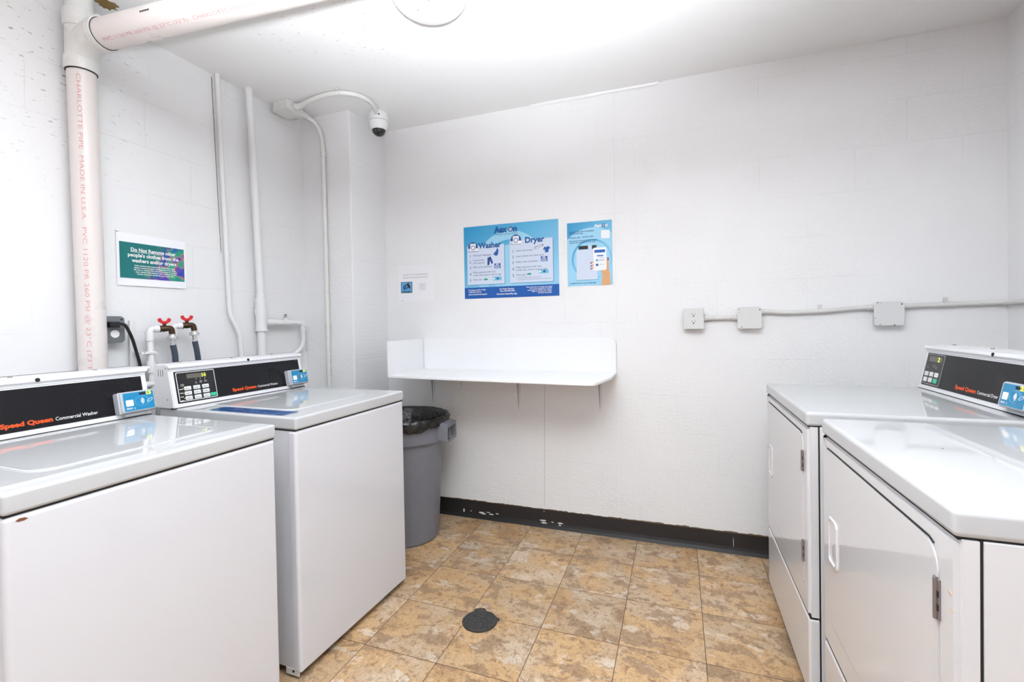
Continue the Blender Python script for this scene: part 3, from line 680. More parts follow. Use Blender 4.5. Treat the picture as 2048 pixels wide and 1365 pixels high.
# ------------------------------------------------------------------ posters and notices
def flat(bm, poly, y, mi=0): 
    f = bm.faces.new([bm.verts.new((p[0], y, p[1])) for p in poly]); f.material_index = mi
def circ(x, z, r, n=28, a0=0, a1=360, sx=1, sz=1): return [(x+sx*r*math.cos(math.radians(a0+(a1-a0)*k/n)), z+sz*r*math.sin(math.radians(a0+(a1-a0)*k/n))) for k in range(n if a1-a0 >= 360 else n+1)]
def clip(poly, x0, x1, z0, z1):
    for ax, lim, sg in ((0, x0, 1), (0, x1, -1), (1, z0, 1), (1, z1, -1)):
        res = []
        for i in range(len(poly)):
            p, q = poly[i], poly[(i+1) % len(poly)]; ip = (p[ax]-lim)*sg >= 0; iq = (q[ax]-lim)*sg >= 0
            if ip: res.append(p)
            if ip != iq:
                tt = (lim-p[ax])/(q[ax]-p[ax]); res.append((p[0]+tt*(q[0]-p[0]), p[1]+tt*(q[1]-p[1])))
        poly = res
        if len(poly) < 3: return []
    return poly
def sky_print():
    mm = mat('poster sky print', (0.3, 0.65, 0.9), 0.35); g = N(mm)
    tc = g.n('ShaderNodeTexCoord'); sp = g.n('ShaderNodeSeparateXYZ'); g.l(tc.outputs['Generated'], sp.inputs[0])
    d = g.math('ADD', g.math('MULTIPLY', sp.outputs['X'], 0.45), g.math('MULTIPLY', g.math('SUBTRACT', 1.0, sp.outputs['Z']), 0.6))
    g.l(g.ramp(d, (0.05, (0.02, 0.30, 0.58)), (0.35, (0.09, 0.42, 0.68)), (0.9, (0.30, 0.60, 0.82))), g.b.inputs['Base Color']); return mm
M_sky = sky_print()
M_skyl = mat('poster pale blue', (0.32, 0.63, 0.82), 0.35); M_navy = mat('poster navy', (0.01, 0.06, 0.26), 0.4); M_blue = mat('poster blue', (0.002, 0.095, 0.40), 0.35)
M_logo = mat('poster logo blue', (0.003, 0.10, 0.33), 0.35); M_panel = mat('poster text panel', (0.62, 0.70, 0.84), 0.4); M_shadow = mat('poster panel edge', (0.10, 0.32, 0.52), 0.4)
M_type = mat('poster grey blue type', (0.03, 0.06, 0.14), 0.5); M_aqua = mat('poster aqua card', (0.15, 0.50, 0.65), 0.4); M_pgreen = mat('poster green', (0.01, 0.36, 0.2), 0.4)
M_skin = mat('poster skin tone', (0.72, 0.38, 0.17), 0.5); M_skin2 = mat('poster finger tone', (0.80, 0.42, 0.30), 0.5); M_nail = mat('poster dark red', (0.12, 0.01, 0.02), 0.4); M_pblack = mat('poster black', (0.01, 0.01, 0.015), 0.4)
M_pwhite = mat('poster white', (0.85, 0.87, 0.90), 0.4)

WY = YB-0.004
t = thing('poster', 'large blue poster with washer and dryer instructions on the back wall', 'poster', (-1.251, WY, 1.3735))
PW, PH = 0.606, 0.447
b = B(); box(b, 0, PW, -0.0012, 0, 0, PH); obj('sheet', b, M_sky, t, smooth=False)
b = B(); y = -0.0016
for (x, z, r, mi) in ((0.30, 0.18, 0.225, 0), (0.30, 0.18, 0.17, 1), (0.30, 0.18, 0.14, 0)):
    y -= 0.0001; flat(b, clip(circ(x, z, r, 48), 0.001, PW-0.001, 0.07, PH-0.001), y, mi)
obj('background_rings', b, [M_skyl, M_sky], t, smooth=False, recalc=False)
b = B(); flat(b, [(0, 0), (PW, 0), (PW, 0.068), (0, 0.068)], -0.0020); obj('footer_band', b, M_blue, t, smooth=False, recalc=False)
for (x0, x1, z0, z1) in ((0.022, 0.268, 0.086, 0.327), (0.304, 0.571, 0.086, 0.342)):
    b = B(); flat(b, [(x0+0.004, z0-0.004), (x1+0.004, z0-0.004), (x1+0.004, z1-0.004), (x0+0.004, z1-0.004)], -0.0021, 1); flat(b, [(x0, z0), (x1, z0), (x1, z1), (x0, z1)], -0.0023, 0)
    obj('text_panel', b, [M_panel, M_shadow], t, smooth=False, recalc=False)
TY = -0.0027
text('logo_letters', 'Aax', M_logo, t, (0.207, TY, 0.397), size=0.050, width=0.087, bold=0.055)
text('logo_letters', 'n', M_logo, t, (0.3265, TY, 0.397), size=0.050, width=0.026, bold=0.055)
b = B(); flat(b, circ(0.3105, 0.4105, 0.0150), TY, 0); flat(b, circ(0.3105, 0.4105, 0.0088), TY-0.0002, 1); flat(b, circ(0.3105, 0.4105, 0.0040), TY-0.0004, 2); obj('logo_ring', b, [M_navy, M_pwhite, M_navy], t, smooth=False, recalc=False)
text('slogan', 'The Best Laundry Choice', M_navy, t, (0.208, TY, 0.381), size=0.012, width=0.146, italic=0.3)
text('heading', 'Washer', M_logo, t, (0.100, TY, 0.309), size=0.047, width=0.152, bold=0.04)
text('heading', 'Dryer', M_logo, t, (0.400, TY, 0.322), size=0.047, width=0.120, bold=0.04)
def mini_machine(x, z, s, name):
    b = B(); flat(b, circ(x, z, 0.033*s, a0=-10, a1=190), TY, 0); w_ = 0.019*s; flat(b, [(x-w_, z-0.022*s), (x+w_, z-0.022*s), (x+w_, z+0.024*s), (x-w_, z+0.024*s)], TY-0.0002, 1)
    flat(b, circ(x, z-0.002, 0.015*s), TY-0.0004, 2); flat(b, circ(x, z-0.002, 0.012*s), TY-0.0006, 3); flat(b, circ(x, z-0.002, 0.007*s), TY-0.0008, 1)
    flat(b, [(x-0.035*s, z-0.026*s), (x+0.035*s, z-0.026*s), (x+0.035*s, z-0.024*s), (x-0.035*s, z-0.024*s)], TY-0.0009, 2)
    flat(b, [(x+0.014*s, z-0.024*s), (x+0.036*s, z-0.024*s), (x+0.034*s, z-0.006*s), (x+0.016*s, z-0.006*s)], TY-0.0010, 1)
    obj(name, b, [M_navy, M_pwhite, M_type, M_panel], t, smooth=False, recalc=False)
mini_machine(0.062, 0.317, 1.0, 'machine_drawing'); mini_machine(0.344, 0.343, 1.0, 'machine_drawing')
def steps(x, zs, lines, widths):
    b = B()
    for i, (z, ln, wd) in enumerate(zip(zs, lines, widths)):
        text('', str(i+1), None, None, (x, TY, z-0.006), bm=b, size=0.024)
        for j, (l_, w_) in enumerate(zip(ln, wd)): text('', l_, None, None, (x+0.024, TY, z+(0.007 if len(ln) > 1 else 0)-0.017*j), bm=b, size=0.0145, width=w_)
    obj('step_list', b, M_type, t, smooth=False, recalc=False)
steps(0.036, (0.262, 0.225, 0.190, 0.150, 0.112), (['Add liquid detergent'], ['Load clothes', 'and close lid'], ['Make cycle selections'], ['Make payment with coin,', 'credit card, Aaxon card or app'], ['Press start']), ([.125], [.075, .075], [.128], [.15, .185], [.06]))
steps(0.318, (0.273, 0.240, 0.206, 0.167, 0.128), (['Clean lint screen'], ['Load clothes and close door'], ['Make cycle selections'], ['Make payment with coin,', 'credit card, Aaxon card or app'], ['Press start']), ([.105], [.175], [.138], [.16, .19], [.062]))
b = B()
text('', '* To end drying cycle: press start', None, None, (0.344, TY, 0.114), bm=b, size=0.008, width=0.15)
text('', '* To reset: press and hold start button', None, None, (0.344, TY, 0.102), bm=b, size=0.008, width=0.215); obj('small_print', b, M_type, t, smooth=False, recalc=False)
b = B()
flat(b, [(0.196, 0.268), (0.214, 0.256), (0.226, 0.262), (0.231, 0.285), (0.228, 0.300), (0.220, 0.302), (0.218, 0.290)], TY)
obj('detergent_icon', b, M_blue, t, smooth=False, recalc=False)
b = B(); flat(b, [(0.158, 0.248), (0.180, 0.255), (0.195, 0.214), (0.184, 0.209), (0.174, 0.232), (0.170, 0.204), (0.157, 0.202)], TY); obj('trousers_icon', b, M_navy, t, smooth=False, recalc=False)
b = B(); flat(b, [(0.512, 0.277), (0.524, 0.292), (0.532, 0.286), (0.542, 0.294), (0.556, 0.282), (0.550, 0.274), (0.546, 0.277), (0.545, 0.258), (0.524, 0.256), (0.524, 0.277), (0.518, 0.270)], TY); obj('shirt_icon', b, M_blue, t, smooth=False, recalc=False)
for (x, z) in ((0.203, 0.180), (0.498, 0.205)):
    b = B(); flat(b, [(x, z), (x+0.040, z), (x+0.040, z+0.030), (x, z+0.030)], TY)
    flat(b, [(x+0.010, z+0.022), (x+0.028, z+0.022), (x+0.028, z+0.027), (x+0.010, z+0.027)], TY-0.0002, 1)
    for r in range(2):
        for c in range(4): flat(b, [(x+0.004+c*0.008, z+0.003+r*0.009), (x+0.009+c*0.008, z+0.003+r*0.009), (x+0.009+c*0.008, z+0.009+r*0.009), (x+0.004+c*0.008, z+0.009+r*0.009)], TY-0.0002, 1)
    obj('keypad_icon', b, [M_blue, M_pwhite], t, smooth=False, recalc=False)
for (x, z) in ((0.190, 0.107), (0.485, 0.135)):
    b = B(); flat(b, [(x, z), (x+0.058, z), (x+0.058, z+0.022), (x, z+0.022)], TY); flat(b, circ(x+0.033, z+0.011, 0.007), TY-0.0002, 1); flat(b, circ(x+0.008, z+0.011, 0.006), TY-0.0002, 2)
    obj('payment_icon', b, [M_aqua, M_blue, M_pwhite], t, smooth=False, recalc=False)
for (x, z) in ((0.132, 0.111), (0.412, 0.130)):
    b = B(); flat(b, rrect(x, x+0.025, z, z+0.010, 0.002, 3), TY); obj('start_icon', b, M_pgreen, t, smooth=False, recalc=False)
b = B(); flat(b, [(0.458, 0.279), (0.512, 0.296), (0.514, 0.307), (0.460, 0.292)], TY); flat(b, [(0.461, 0.282), (0.507, 0.297), (0.509, 0.303), (0.463, 0.289)], TY-0.0002, 1); obj('lint_screen_icon', b, [M_type, M_pwhite], t, smooth=False, recalc=False)
b = B()
for s_, x, z, w_, h_ in (('For Service: Call or Visit', 0.026, 0.049, 0.115, 0.0125), ('1 800 826 1012 or', 0.026, 0.036, 0.085, 0.0125), ('aaxon.com/servicerequest', 0.026, 0.022, 0.125, 0.0125),
                         ('For Faster Service:', 0.235, 0.049, 0.092, 0.0125), ('Text: 954-905-9090', 0.235, 0.036, 0.097, 0.0125), ('Download AaxonPay App', 0.215, 0.018, 0.130, 0.014),
                         ('Please help keep our laundry room clean.', 0.405, 0.054, 0.160, 0.009), ('We are not responsible for clothes', 0.425, 0.045, 0.138, 0.009), ('damaged in washer or dryer.', 0.412, 0.036, 0.150, 0.009), ('Refer to garment tag for washer', 0.440, 0.027, 0.122, 0.009), ('and dryer instructions.', 0.478, 0.018, 0.084, 0.009)):
    text('', s_, None, None, (x, TY, z), bm=b, size=h_, width=w_, bold=0.02)
obj('footer_print', b, M_pwhite, t, smooth=False, recalc=False)

t = thing('poster', 'smaller blue poster of a hand holding a phone by a washer', 'poster', (-0.594, WY, 1.424))
PW, PH = 0.256, 0.364
b = B(); box(b, 0, PW, -0.0012, 0, 0, PH); obj('sheet', b, M_sky, t, smooth=False)
b = B()
for i, (x, z, r, mi) in enumerate(((0.14, 0.14, 0.19, 0), (0.14, 0.15, 0.115, 1), (0.14, 0.15, 0.104, 0))): flat(b, clip(circ(x, z, r, 48), 0.001, PW-0.001, 0.001, PH-0.001), -0.0017-0.0001*i, mi)
obj('background_rings', b, [M_skyl, M_sky], t, smooth=False, recalc=False)
b = B(); flat(b, [(0.050, 0.031), (0.175, 0.031), (0.175, 0.030+0.005), (0.050, 0.035)], -0.0021, 2); flat(b, [(0.052, 0.034), (0.172, 0.034), (0.170, 0.206), (0.054, 0.206)], -0.0022, 0)
flat(b, [(0.066, 0.208), (0.168, 0.208), (0.168, 0.228), (0.066, 0.228)], -0.0023, 1); flat(b, [(0.120, 0.208), (0.142, 0.208), (0.142, 0.228), (0.120, 0.228)], -0.0025, 0)
obj('washer_picture', b, [M_panel, M_pblack, M_shadow], t, smooth=False, recalc=False)
b = B(); flat(b, [(0.165, 0.095), (0.190, 0.083), (0.200, 0.060), (0.193, 0.0), (0.243, 0.0), (0.242, 0.060), (0.234, 0.090), (0.236, 0.150), (0.228, 0.152), (0.215, 0.110), (0.200, 0.088)], -0.0024)
obj('hand_picture', b, M_skin, t, smooth=False, recalc=False)
b = B(); flat(b, rrect(0.149, 0.223, 0.083, 0.213, 0.010, 5), -0.0027, 0); flat(b, [(0.156, 0.184), (0.216, 0.184), (0.216, 0.200), (0.156, 0.200)], -0.0029, 1); flat(b, [(0.170, 0.163), (0.206, 0.163), (0.206, 0.169), (0.170, 0.169)], -0.0029, 1)
flat(b, circ(0.170, 0.141, 0.0075), -0.0029, 2); flat(b, circ(0.170, 0.115, 0.0075), -0.0029, 1)
for z in (0.154, 0.143, 0.138, 0.116): flat(b, [(0.181, z), (0.210, z), (0.210, z+0.0013), (0.181, z+0.0013)], -0.0029, 3)
obj('phone_picture', b, [M_pwhite, M_blue, M_aqua, M_type], t, smooth=False, recalc=False)
b = B()
for z in (0.095, 0.110, 0.128): flat(b, [(0.134, z+0.002), (0.152, z+0.010), (0.152, z+0.002), (0.136, z-0.006)], -0.0030, 0); flat(b, [(0.132, z), (0.142, z+0.007), (0.142, z+0.002), (0.133, z-0.006)], -0.0031, 1)
flat(b, rrect(0.229, 0.235, 0.137, 0.154, 0.0025, 3), -0.0031, 1)
obj('finger_picture', b, [M_skin2, M_nail], t, smooth=False, recalc=False)
TY = -0.0030
text('logo_letters', 'Aax', M_pwhite, t, (0.158, TY, 0.329), size=0.023, width=0.044, bold=0.05); text('logo_letters', 'n', M_pwhite, t, (0.219, TY, 0.329), size=0.023, width=0.012, bold=0.05)
b = B(); flat(b, circ(0.211, 0.337, 0.0085), TY, 0); flat(b, circ(0.211, 0.337, 0.004), TY-0.0002, 1); obj('logo_ring', b, [M_navy, M_pwhite], t, smooth=False, recalc=False)
b = B(); flat(b, [(0.195, 0.262), (0.243, 0.262), (0.243, 0.308), (0.195, 0.308)], TY); obj('blank_label', b, M_pwhite, t, smooth=False, recalc=False)
b = B()
for s_, x, z, w_ in (('Scan the QR code to download', 0.014, 0.308, 0.140), ('the AaxonPay App.', 0.014, 0.298, 0.080), ('Receive a $5', 0.014, 0.274, 0.060), ('laundry credit', 0.090, 0.276, 0.060), ('Start, monitor and pay for laundry machines', 0.014, 0.256, 0.160), ('anytime by scanning the QR code.', 0.014, 0.246, 0.150), ('Call: 800.772.1021 // Text: 954-905-9090', 0.012, 0.012, 0.150)):
    text('', s_, None, None, (x, TY, z), bm=b, size=0.0098, width=w_, bold=0.015)
obj('poster_print', b, M_navy, t, smooth=False, recalc=False)

t = thing('notice', 'faint white laminated trash notice at the left end of the back wall', 'notice', (-1.735, WY, 1.375), rot=(0, math.radians(0.5), 0))
b = B(); box(b, 0, 0.262, -0.0015, 0, 0, 0.231); obj('sheet', b, M_laminate, t, smooth=False)
b = B(); text('', 'DO NOT PUT YOUR HOUSEHOLD', None, None, (0.036, -0.002, 0.166), bm=b, size=0.013, width=0.185); text('', 'TRASH IN THE LAUNDRY ROOM', None, None, (0.036, -0.002, 0.148), bm=b, size=0.013, width=0.185)
for i, s_ in enumerate(('PLEASE USE THE', 'DUMPSTER FOR', 'HOUSEHOLD WASTE OR', 'TAKE IT TO THE TRASH', 'CHUTE. THANK YOU')): text('', s_, None, None, (0.155+(0.006 if i in (1, 4) else 0), -0.002, 0.106-i*0.0095), bm=b, size=0.008, width=0.052-(0.012 if i in (1, 4) else 0))
obj('notice_print', b, mat('grey notice type', (0.30, 0.30, 0.32), 0.5), t, smooth=False, recalc=False)
b = B(); flat(b, [(0.020, 0.052), (0.106, 0.052), (0.106, 0.125), (0.020, 0.125)], -0.0019, 0); flat(b, [(0.0235, 0.0555), (0.1025, 0.0555), (0.1025, 0.1215), (0.0235, 0.1215)], -0.0021, 1)
flat(b, [(0.036, 0.096), (0.060, 0.102), (0.062, 0.092), (0.058, 0.074), (0.040, 0.074)], -0.0023, 2)                       # bin
flat(b, [(0.038, 0.098), (0.050, 0.108), (0.062, 0.104), (0.060, 0.100), (0.048, 0.102)], -0.0024, 3)                       # paper
flat(b, circ(0.075, 0.115, 0.0055, 12), -0.0025, 3); flat(b, [(0.060, 0.108), (0.070, 0.112), (0.084, 0.108), (0.092, 0.094), (0.090, 0.078), (0.084, 0.080), (0.078, 0.090), (0.070, 0.078), (0.064, 0.080), (0.072, 0.098), (0.062, 0.104)], -0.0025, 3)
obj('trash_symbol', b, [M_type, mat('notice light blue', (0.12, 0.38, 0.66), 0.4), M_logo, M_pblack], t, smooth=False, recalc=False)
text('trash_word', 'TRASH', M_pblack, t, (0.031, -0.0026, 0.0565), size=0.013, width=0.064, bold=0.04)
b = B(); disc(b, (0.031, -0.0018, 0.004), (0, -1, 0), 0.0025, n=10, h=0.002); obj('pin', b, M_gap, t)

def splash():
    mm = mat('colour splash print', (0.02, 0.25, 0.25), 0.3); g = N(mm)
    tc = g.n('ShaderNodeTexCoord'); n = g.n('ShaderNodeTexNoise', i_Scale=2.6, i_Detail=1.0, i_Distortion=0.25); g.l(tc.outputs['Generated'], n.inputs['Vector'])
    mpn = g.n('ShaderNodeMapping'); mpn.inputs['Scale'].default_value = (3.2, 1, 2.2); mpn.inputs['Rotation'].default_value = (0, 0.7, 0); g.l(tc.outputs['Generated'], mpn.inputs[0]); g.l(mpn.outputs[0], n.inputs['Vector']); n.inputs['Scale'].default_value = 1.6
    spl = g.ramp(n.outputs[0], (0.30, (0.01, 0.09, 0.40)), (0.42, (0.02, 0.05, 0.38)), (0.48, (0.16, 0.08, 0.42)), (0.53, (0.50, 0.17, 0.06)), (0.57, (0.01, 0.33, 0.33)), (0.64, (0.02, 0.33, 0.13)), (0.75, (0.01, 0.10, 0.40)))
    sp = g.n('ShaderNodeSeparateXYZ'); g.l(tc.outputs['Generated'], sp.inputs[0])
    e = g.math('ADD', g.math('SUBTRACT', sp.outputs['X'], g.math('MULTIPLY', sp.outputs['Z'], 0.28)), g.math('MULTIPLY', n.outputs[0], 0.6))
    g.l(g.mix(g.ramp(e, (0.62, 0.0), (0.80, 1.0)), (0.005, 0.17, 0.17), spl), g.b.inputs['Base Color']); return mm
t = thing('notice', 'white paper sign with green and purple print on the left wall, do not remove clothes', 'notice', (XL+0.0008, 1.282, 1.405), PI/2)
b = B(); nx = 14; pf = [(0.290*i/nx, -0.0035-0.0015*math.sin(i/nx*PI)-0.004*max(0, i/nx-0.6)) for i in range(nx+1)]
prism(b, pf+[(p[0], p[1]+0.0004) for p in pf[::-1]], 0.004, 0.226, axis='z'); obj('sheet', b, M_paper, t, smooth=False)
b = B(); box(b, 0.010, 0.282, -0.0062, -0.0052, 0.036, 0.188); obj('printed_picture', b, splash(), t, smooth=False)
b = B()
for s_, x, z, w_, h_ in (('Do Not Remove other', 0.052, 0.152, 0.190, 0.0215), ("people's clothes from the", 0.040, 0.129, 0.215, 0.0215), ('washers and/or dryers', 0.056, 0.106, 0.190, 0.0215),
                         ('If the machines have stopped with clothes left in them,', 0.066, 0.089, 0.172, 0.0078), ('please contact property management at the office,', 0.064, 0.080, 0.178, 0.0078), ('call, text or stop by. We will ask the owner to remove', 0.062, 0.071, 0.184, 0.0078), ('your clothes when finished with machines and the', 0.070, 0.062, 0.172, 0.0078), ('laundry to be put in the laundry room at the office.', 0.076, 0.053, 0.160, 0.0078)):
    text('', s_, None, None, (x, -0.0066, z), bm=b, size=h_, width=w_, bold=0.03)
flat(b, [(0.052, 0.1485), (0.186, 0.1485), (0.186, 0.1500), (0.052, 0.1500)], -0.0066)
obj('sign_print', b, M_white, t, smooth=False, recalc=False)
b = B(); lathe(b, [(0, 0), (0.005, 0.0), (0.006, -0.004), (0.004, -0.008), (0.0, -0.009)], c=(0.005, -0.001, 0.232), n=12, axis='y'); obj('push_pin', b, M_white, t)

# ------------------------------------------------------------------ outlet, boxes and conduit on the back wall
t = thing('electrical_outlet', 'white square double socket plate on the back wall', 'electrical outlet', (0.079, YB, 1.2245))
b = B(); box(b, -0.049, 0.049, -0.038, 0, -0.052, 0.052, bev=0.006); obj('box', b, M_pipeg, t)
b = B(); box(b, -0.051, 0.051, -0.043, -0.038, -0.055, 0.055, bev=0.0035); pl = obj('face_plate', b, M_plate, t)
b = B()
for z in (0.020, -0.018):
    box(b, -0.0085, -0.0060, -0.0436, -0.043, z, z+0.008); box(b, 0.0060, 0.0085, -0.0436, -0.043, z+0.001, z+0.007); disc(b, (0, -0.043, z-0.006), (0, -1, 0), 0.0034, n=12, h=0.0006)
obj('socket_slots', b, M_gap, pl, smooth=False)
def jbox(label, x, z, w_, h_, chips):
    t = thing('junction_box', label, 'junction box', (x, YB, z), group=None)
    b = B(); box(b, -w_/2+0.006, w_/2-0.006, -0.038, 0, -h_/2+0.006, h_/2-0.006, bev=0.008); obj('box', b, M_pipeg, t)
    b = B(); prism(b, rrect(-w_/2, w_/2, -h_/2, h_/2, 0.012, 5), -0.0425, -0.038, axis='y', bev=0.001); cv = obj('cover_plate', b, M_plate, t)
    b = B()
    for (a, c, s_) in chips: prism(b, blob(a, c, s_, s_*0.8, 7), -0.0431, -0.0420, axis='y')
    obj('paint_chip', b, M_gap, cv, smooth=False); return t
random.seed(21)
jbox('white painted junction box beside the socket plate', 0.3415, 1.2245, 0.109, 0.110, ((-0.048, 0.044, .003), (-0.046, 0.025, .002), (-0.036, -0.048, .0035), (0.046, 0.040, .004)))
jbox('white painted junction box nearer the right corner', 0.919, 1.2325, 0.116, 0.111, ((-0.043, 0.052, .0035), (-0.030, 0.050, .002), (0.048, 0.042, .004), (-0.035, -0.050, .003), (0.020, -0.054, .004), (-0.054, -0.02, .0025)))
def conduit(label, path, r, connectors=(), straps=(), rad=0.05, m_=None, name='conduit_pipe', cat='conduit'):
    t = thing(name, label, cat, tuple(path[0])); o0 = Vector(path[0]); m_ = m_ or M_pipeg
    b = B(); tube(b, fillet([Vector(p)-o0 for p in path], rad), r, n=16); obj('pipe', b, m_, t)
    for p, d in connectors:
        p = Vector(p)-o0; d = Vector(d).normalized(); b = B(); tube(b, [p, p+d*0.006], r*1.55, n=6); tube(b, [p+d*0.006, p+d*0.024], r*1.28, n=16)
        obj('connector', b, m_, t)
    for p, d, nrm in straps:          # p on the axis, d along pipe, nrm away from the wall
        p = Vector(p)-o0; d = Vector(d).normalized(); nrm = Vector(nrm).normalized(); s = nrm.cross(d); b = B()
        tube(b, [p-d*0.009, p+d*0.009], r*1.18, n=16)
        q = p+s*(r+0.012)-nrm*(r-0.001)
        prismv = [q+d*a+s*c+nrm*e for e in (0, 0.003) for a, c in ((-0.009, -0.014), (0.009, -0.014), (0.009, 0.010), (-0.009, 0.010))]
        V = [b.verts.new(v) for v in prismv]
        for f in ((0, 1, 2, 3), (7, 6, 5, 4), (0, 4, 5, 1), (1, 5, 6, 2), (2, 6, 7, 3), (3, 7, 4, 0)): b.faces.new([V[i] for i in f])
        tube(b, [q-s*0.001+nrm*0.003, q-s*0.001+nrm*0.007], 0.004, n=8); obj('strap', b, m_, t)
    return t
cr = 0.0112; yc = YB-0.014
conduit('short painted conduit joining the socket plate and the first box', [(0.126, yc, 1.2255), (0.29, yc, 1.2265)], cr, connectors=(((0.128, yc, 1.2255), (1, 0, 0)), ((0.288, yc, 1.2265), (-1, 0, 0))))
conduit('sagging painted conduit running between the two junction boxes', [(0.394, yc, 1.254), (0.43, yc, 1.2545), (0.48, yc, 1.2475), (0.54, yc, 1.246), (0.66, yc, 1.250), (0.74, yc, 1.256), (0.80, yc, 1.2615), (0.866, yc, 1.262)], cr,
        connectors=(((0.394, yc, 1.254), (1, 0, 0)), ((0.866, yc, 1.262), (-1, 0, 0))), straps=(((0.655, yc, 1.250), (1, 0, 0), (0, -1, 0)),), rad=0.02)
conduit('painted conduit running from the far box round the right corner', [(0.974, yc, 1.2655), (1.346, yc, 1.272), (1.346, 1.2, 1.272)], cr, connectors=(((0.974, yc, 1.2655), (1, 0, 0)),), straps=(((1.142, yc, 1.269), (1, 0, 0), (0, -1, 0)),), rad=0.035)

# ------------------------------------------------------------------ ceiling box, conduits and camera in the far left corner
jz = ZC-0.004
t = thing('junction_box', 'white square junction box on the ceiling in the left corner', 'junction box', (-2.096, 2.132, jz))
b = B(); box(b, -0.054, 0.054, -0.056, 0.060, -0.050, 0, bev=0.003); obj('box', b, M_pvcw, t)
b = B(); box(b, -0.058, 0.058, -0.060, 0.064, -0.056, -0.050, bev=0.0015); obj('cover_plate', b, M_pvcw, t)
b = B(); lathe(b, [(0, 0), (0.020, 0), (0.020, 0.012), (0.017, 0.014), (0.017, 0.05), (0, 0.05)], c=(0.058, 0.0, -0.026), n=18, axis='x'); obj('connector', b, M_pvcw, t)
b = B(); lathe(b, [(0, 0), (0.020, 0), (0.020, 0.012), (0.017, 0.014), (0.017, 0.045), (0, 0.045)], c=(0.030, 0.062, -0.030), n=18, axis='y'); obj('connector', b, M_pvcw, t)
zz = jz-0.026
arc = [(-2.02, 2.135, zz), (-1.93, 2.113, zz+0.006), (-1.83, 2.101, zz+0.011), (-1.755, 2.102, zz+0.012), (-1.69, 2.118, zz+0.012), (-1.635, 2.170, zz+0.012), (-1.617, 2.25, zz+0.012), (-1.640, 2.33, zz+0.008), (-1.668, 2.385, zz+0.002)]
conduit('curved white conduit along the ceiling feeding the dome camera', arc, 0.0128, straps=(((-1.715, 2.110, zz+0.012), (1, 0.22, 0), (0, 0, -1)),), rad=0.04, m_=M_pvcw)
py = PY-0.016
conduit('white conduit bending down the corner pier from the ceiling box', [(-2.066, 2.235, jz-0.032), (-2.045, 2.280, jz-0.045), (-2.018, py, jz-0.11), (-2.006, py, jz-0.20), (-2.001, py, 1.6), (-2.000, py, 0.25)], 0.0128,
        connectors=(((-2.005, py, 2.27), (0, 0, -1)), ((-2.000, py, 1.235), (0, 0, -1)),), rad=0.07, m_=M_pvcw)
t = thing('security_camera', 'white dome security camera with black lens hanging from ceiling corner', 'security camera', (-1.685, 2.425, jz))
b = B(); lathe(b, [(0, 0), (0.050, 0), (0.057, -0.010), (0.058, -0.050), (0.0565, -0.0525)], n=36); obj('mount', b, M_domew, t)
b = B(); lathe(b, [(0.0, -0.052), (0.0555, -0.052), (0.0555, -0.0545), (0.0, -0.0545)], n=36); obj('seam_ring', b, M_gap, t)
b = B(); lathe(b, [(0, -0.0545), (0.0565, -0.0545), (0.056, -0.064), (0.050, -0.092), (0.043, -0.104), (0.040, -0.104), (0.0, -0.100)], n=36); obj('housing', b, M_domew, t)
b = B(); lathe(b, [(0.0405*math.cos(a), -0.100-0.040*math.sin(a)) for a in [PI/2*k/10*0.98 for k in range(11)]], n=32); dm = obj('lens_dome', b, M_domeb, t)
b = B(); disc(b, (0.035, -0.046, -0.030), (0.035, -0.046, 0), 0.0045, n=10, h=0.002); obj('screw', b, M_gap, t)

# ------------------------------------------------------------------ big drain pipe
PXX, PYY, PR = -2.125, 1.144, 0.0445; PH_ = 0.053
t = thing('drain_pipe', 'thick cream plastic drain pipe up the left wall, elbowing across under the ceiling', 'drain pipe', (PXX, PYY, 0))
b = B(); tube(b, [(0, 0.020, 0.0), (0, 0, 2.24)], PR, n=40); vp = obj('vertical_pipe', b, M_pvc, t)
dirh = Vector((1, 0.085, 0.0)).normalized(); Rb = 0.100; zb = 2.230
b = B()
lathe(b, [(0, 2.206), (0.0505, 2.206), (0.0525, 2.21), (0.0525, 2.250), (0.0505, 2.256), (0.047, 2.266), (0, 2.266)], n=40)
obj('coupling', b, M_pvcw, t)
b = B(); tube(b, [(0, 0, 2.25), (0, 0, 2.37)], 0.047, n=32); lathe(b, [(0, 2.365), (0.050, 2.365), (0.0525, 2.370), (0.0525, 2.425), (0.051, 2.43), (0, 2.43)], n=40); tube(b, [(0, 0, 2.42), (0, 0, ZC+0.03)], PR-0.001, n=32)
obj('riser', b, M_pvcw, t)
b = B(); arcp = []
for k in range(13):
    a = PI/2*k/12; arcp.append(Vector((0, 0, zb))+dirh*(Rb*(1-math.cos(a)))+Vector((0, 0, Rb*math.sin(a))))
tube(b, arcp, 0.0605, n=40, rads=[0.0485+0.009*k/12 for k in range(13)])
e = arcp[-1]; tube(b, [e-dirh*0.005, e+dirh*0.004, e+dirh*0.006, e+dirh*0.028], 0.06, n=40, rads=[0.0575, 0.0590, 0.0605, 0.0605])
obj('elbow', b, M_pvcw, t)
hdir = (dirh+Vector((0, 0, 0.004))).normalized()
b = B(); tube(b, [e+dirh*0.02, e+dirh*0.02+hdir*2.4], PH_, n=40); hp_ = obj('horizontal_pipe', b, M_pvc, t)
def ringtube(c, nrm, R, r):
    b = B(); nrm = nrm.normalized(); s = nrm.cross(Vector((0.3, 0.9, 0.2))).normalized(); u = nrm.cross(s)
    tube(b, [c+(s*math.cos(2*PI*k/40)+u*math.sin(2*PI*k/40))*R for k in range(41)], r, n=8, caps=False); return b
obj('joint_line', ringtube(Vector((0, 0, 2.205)), Vector((0, 0, 1)), 0.046, 0.0022), M_gap, t)
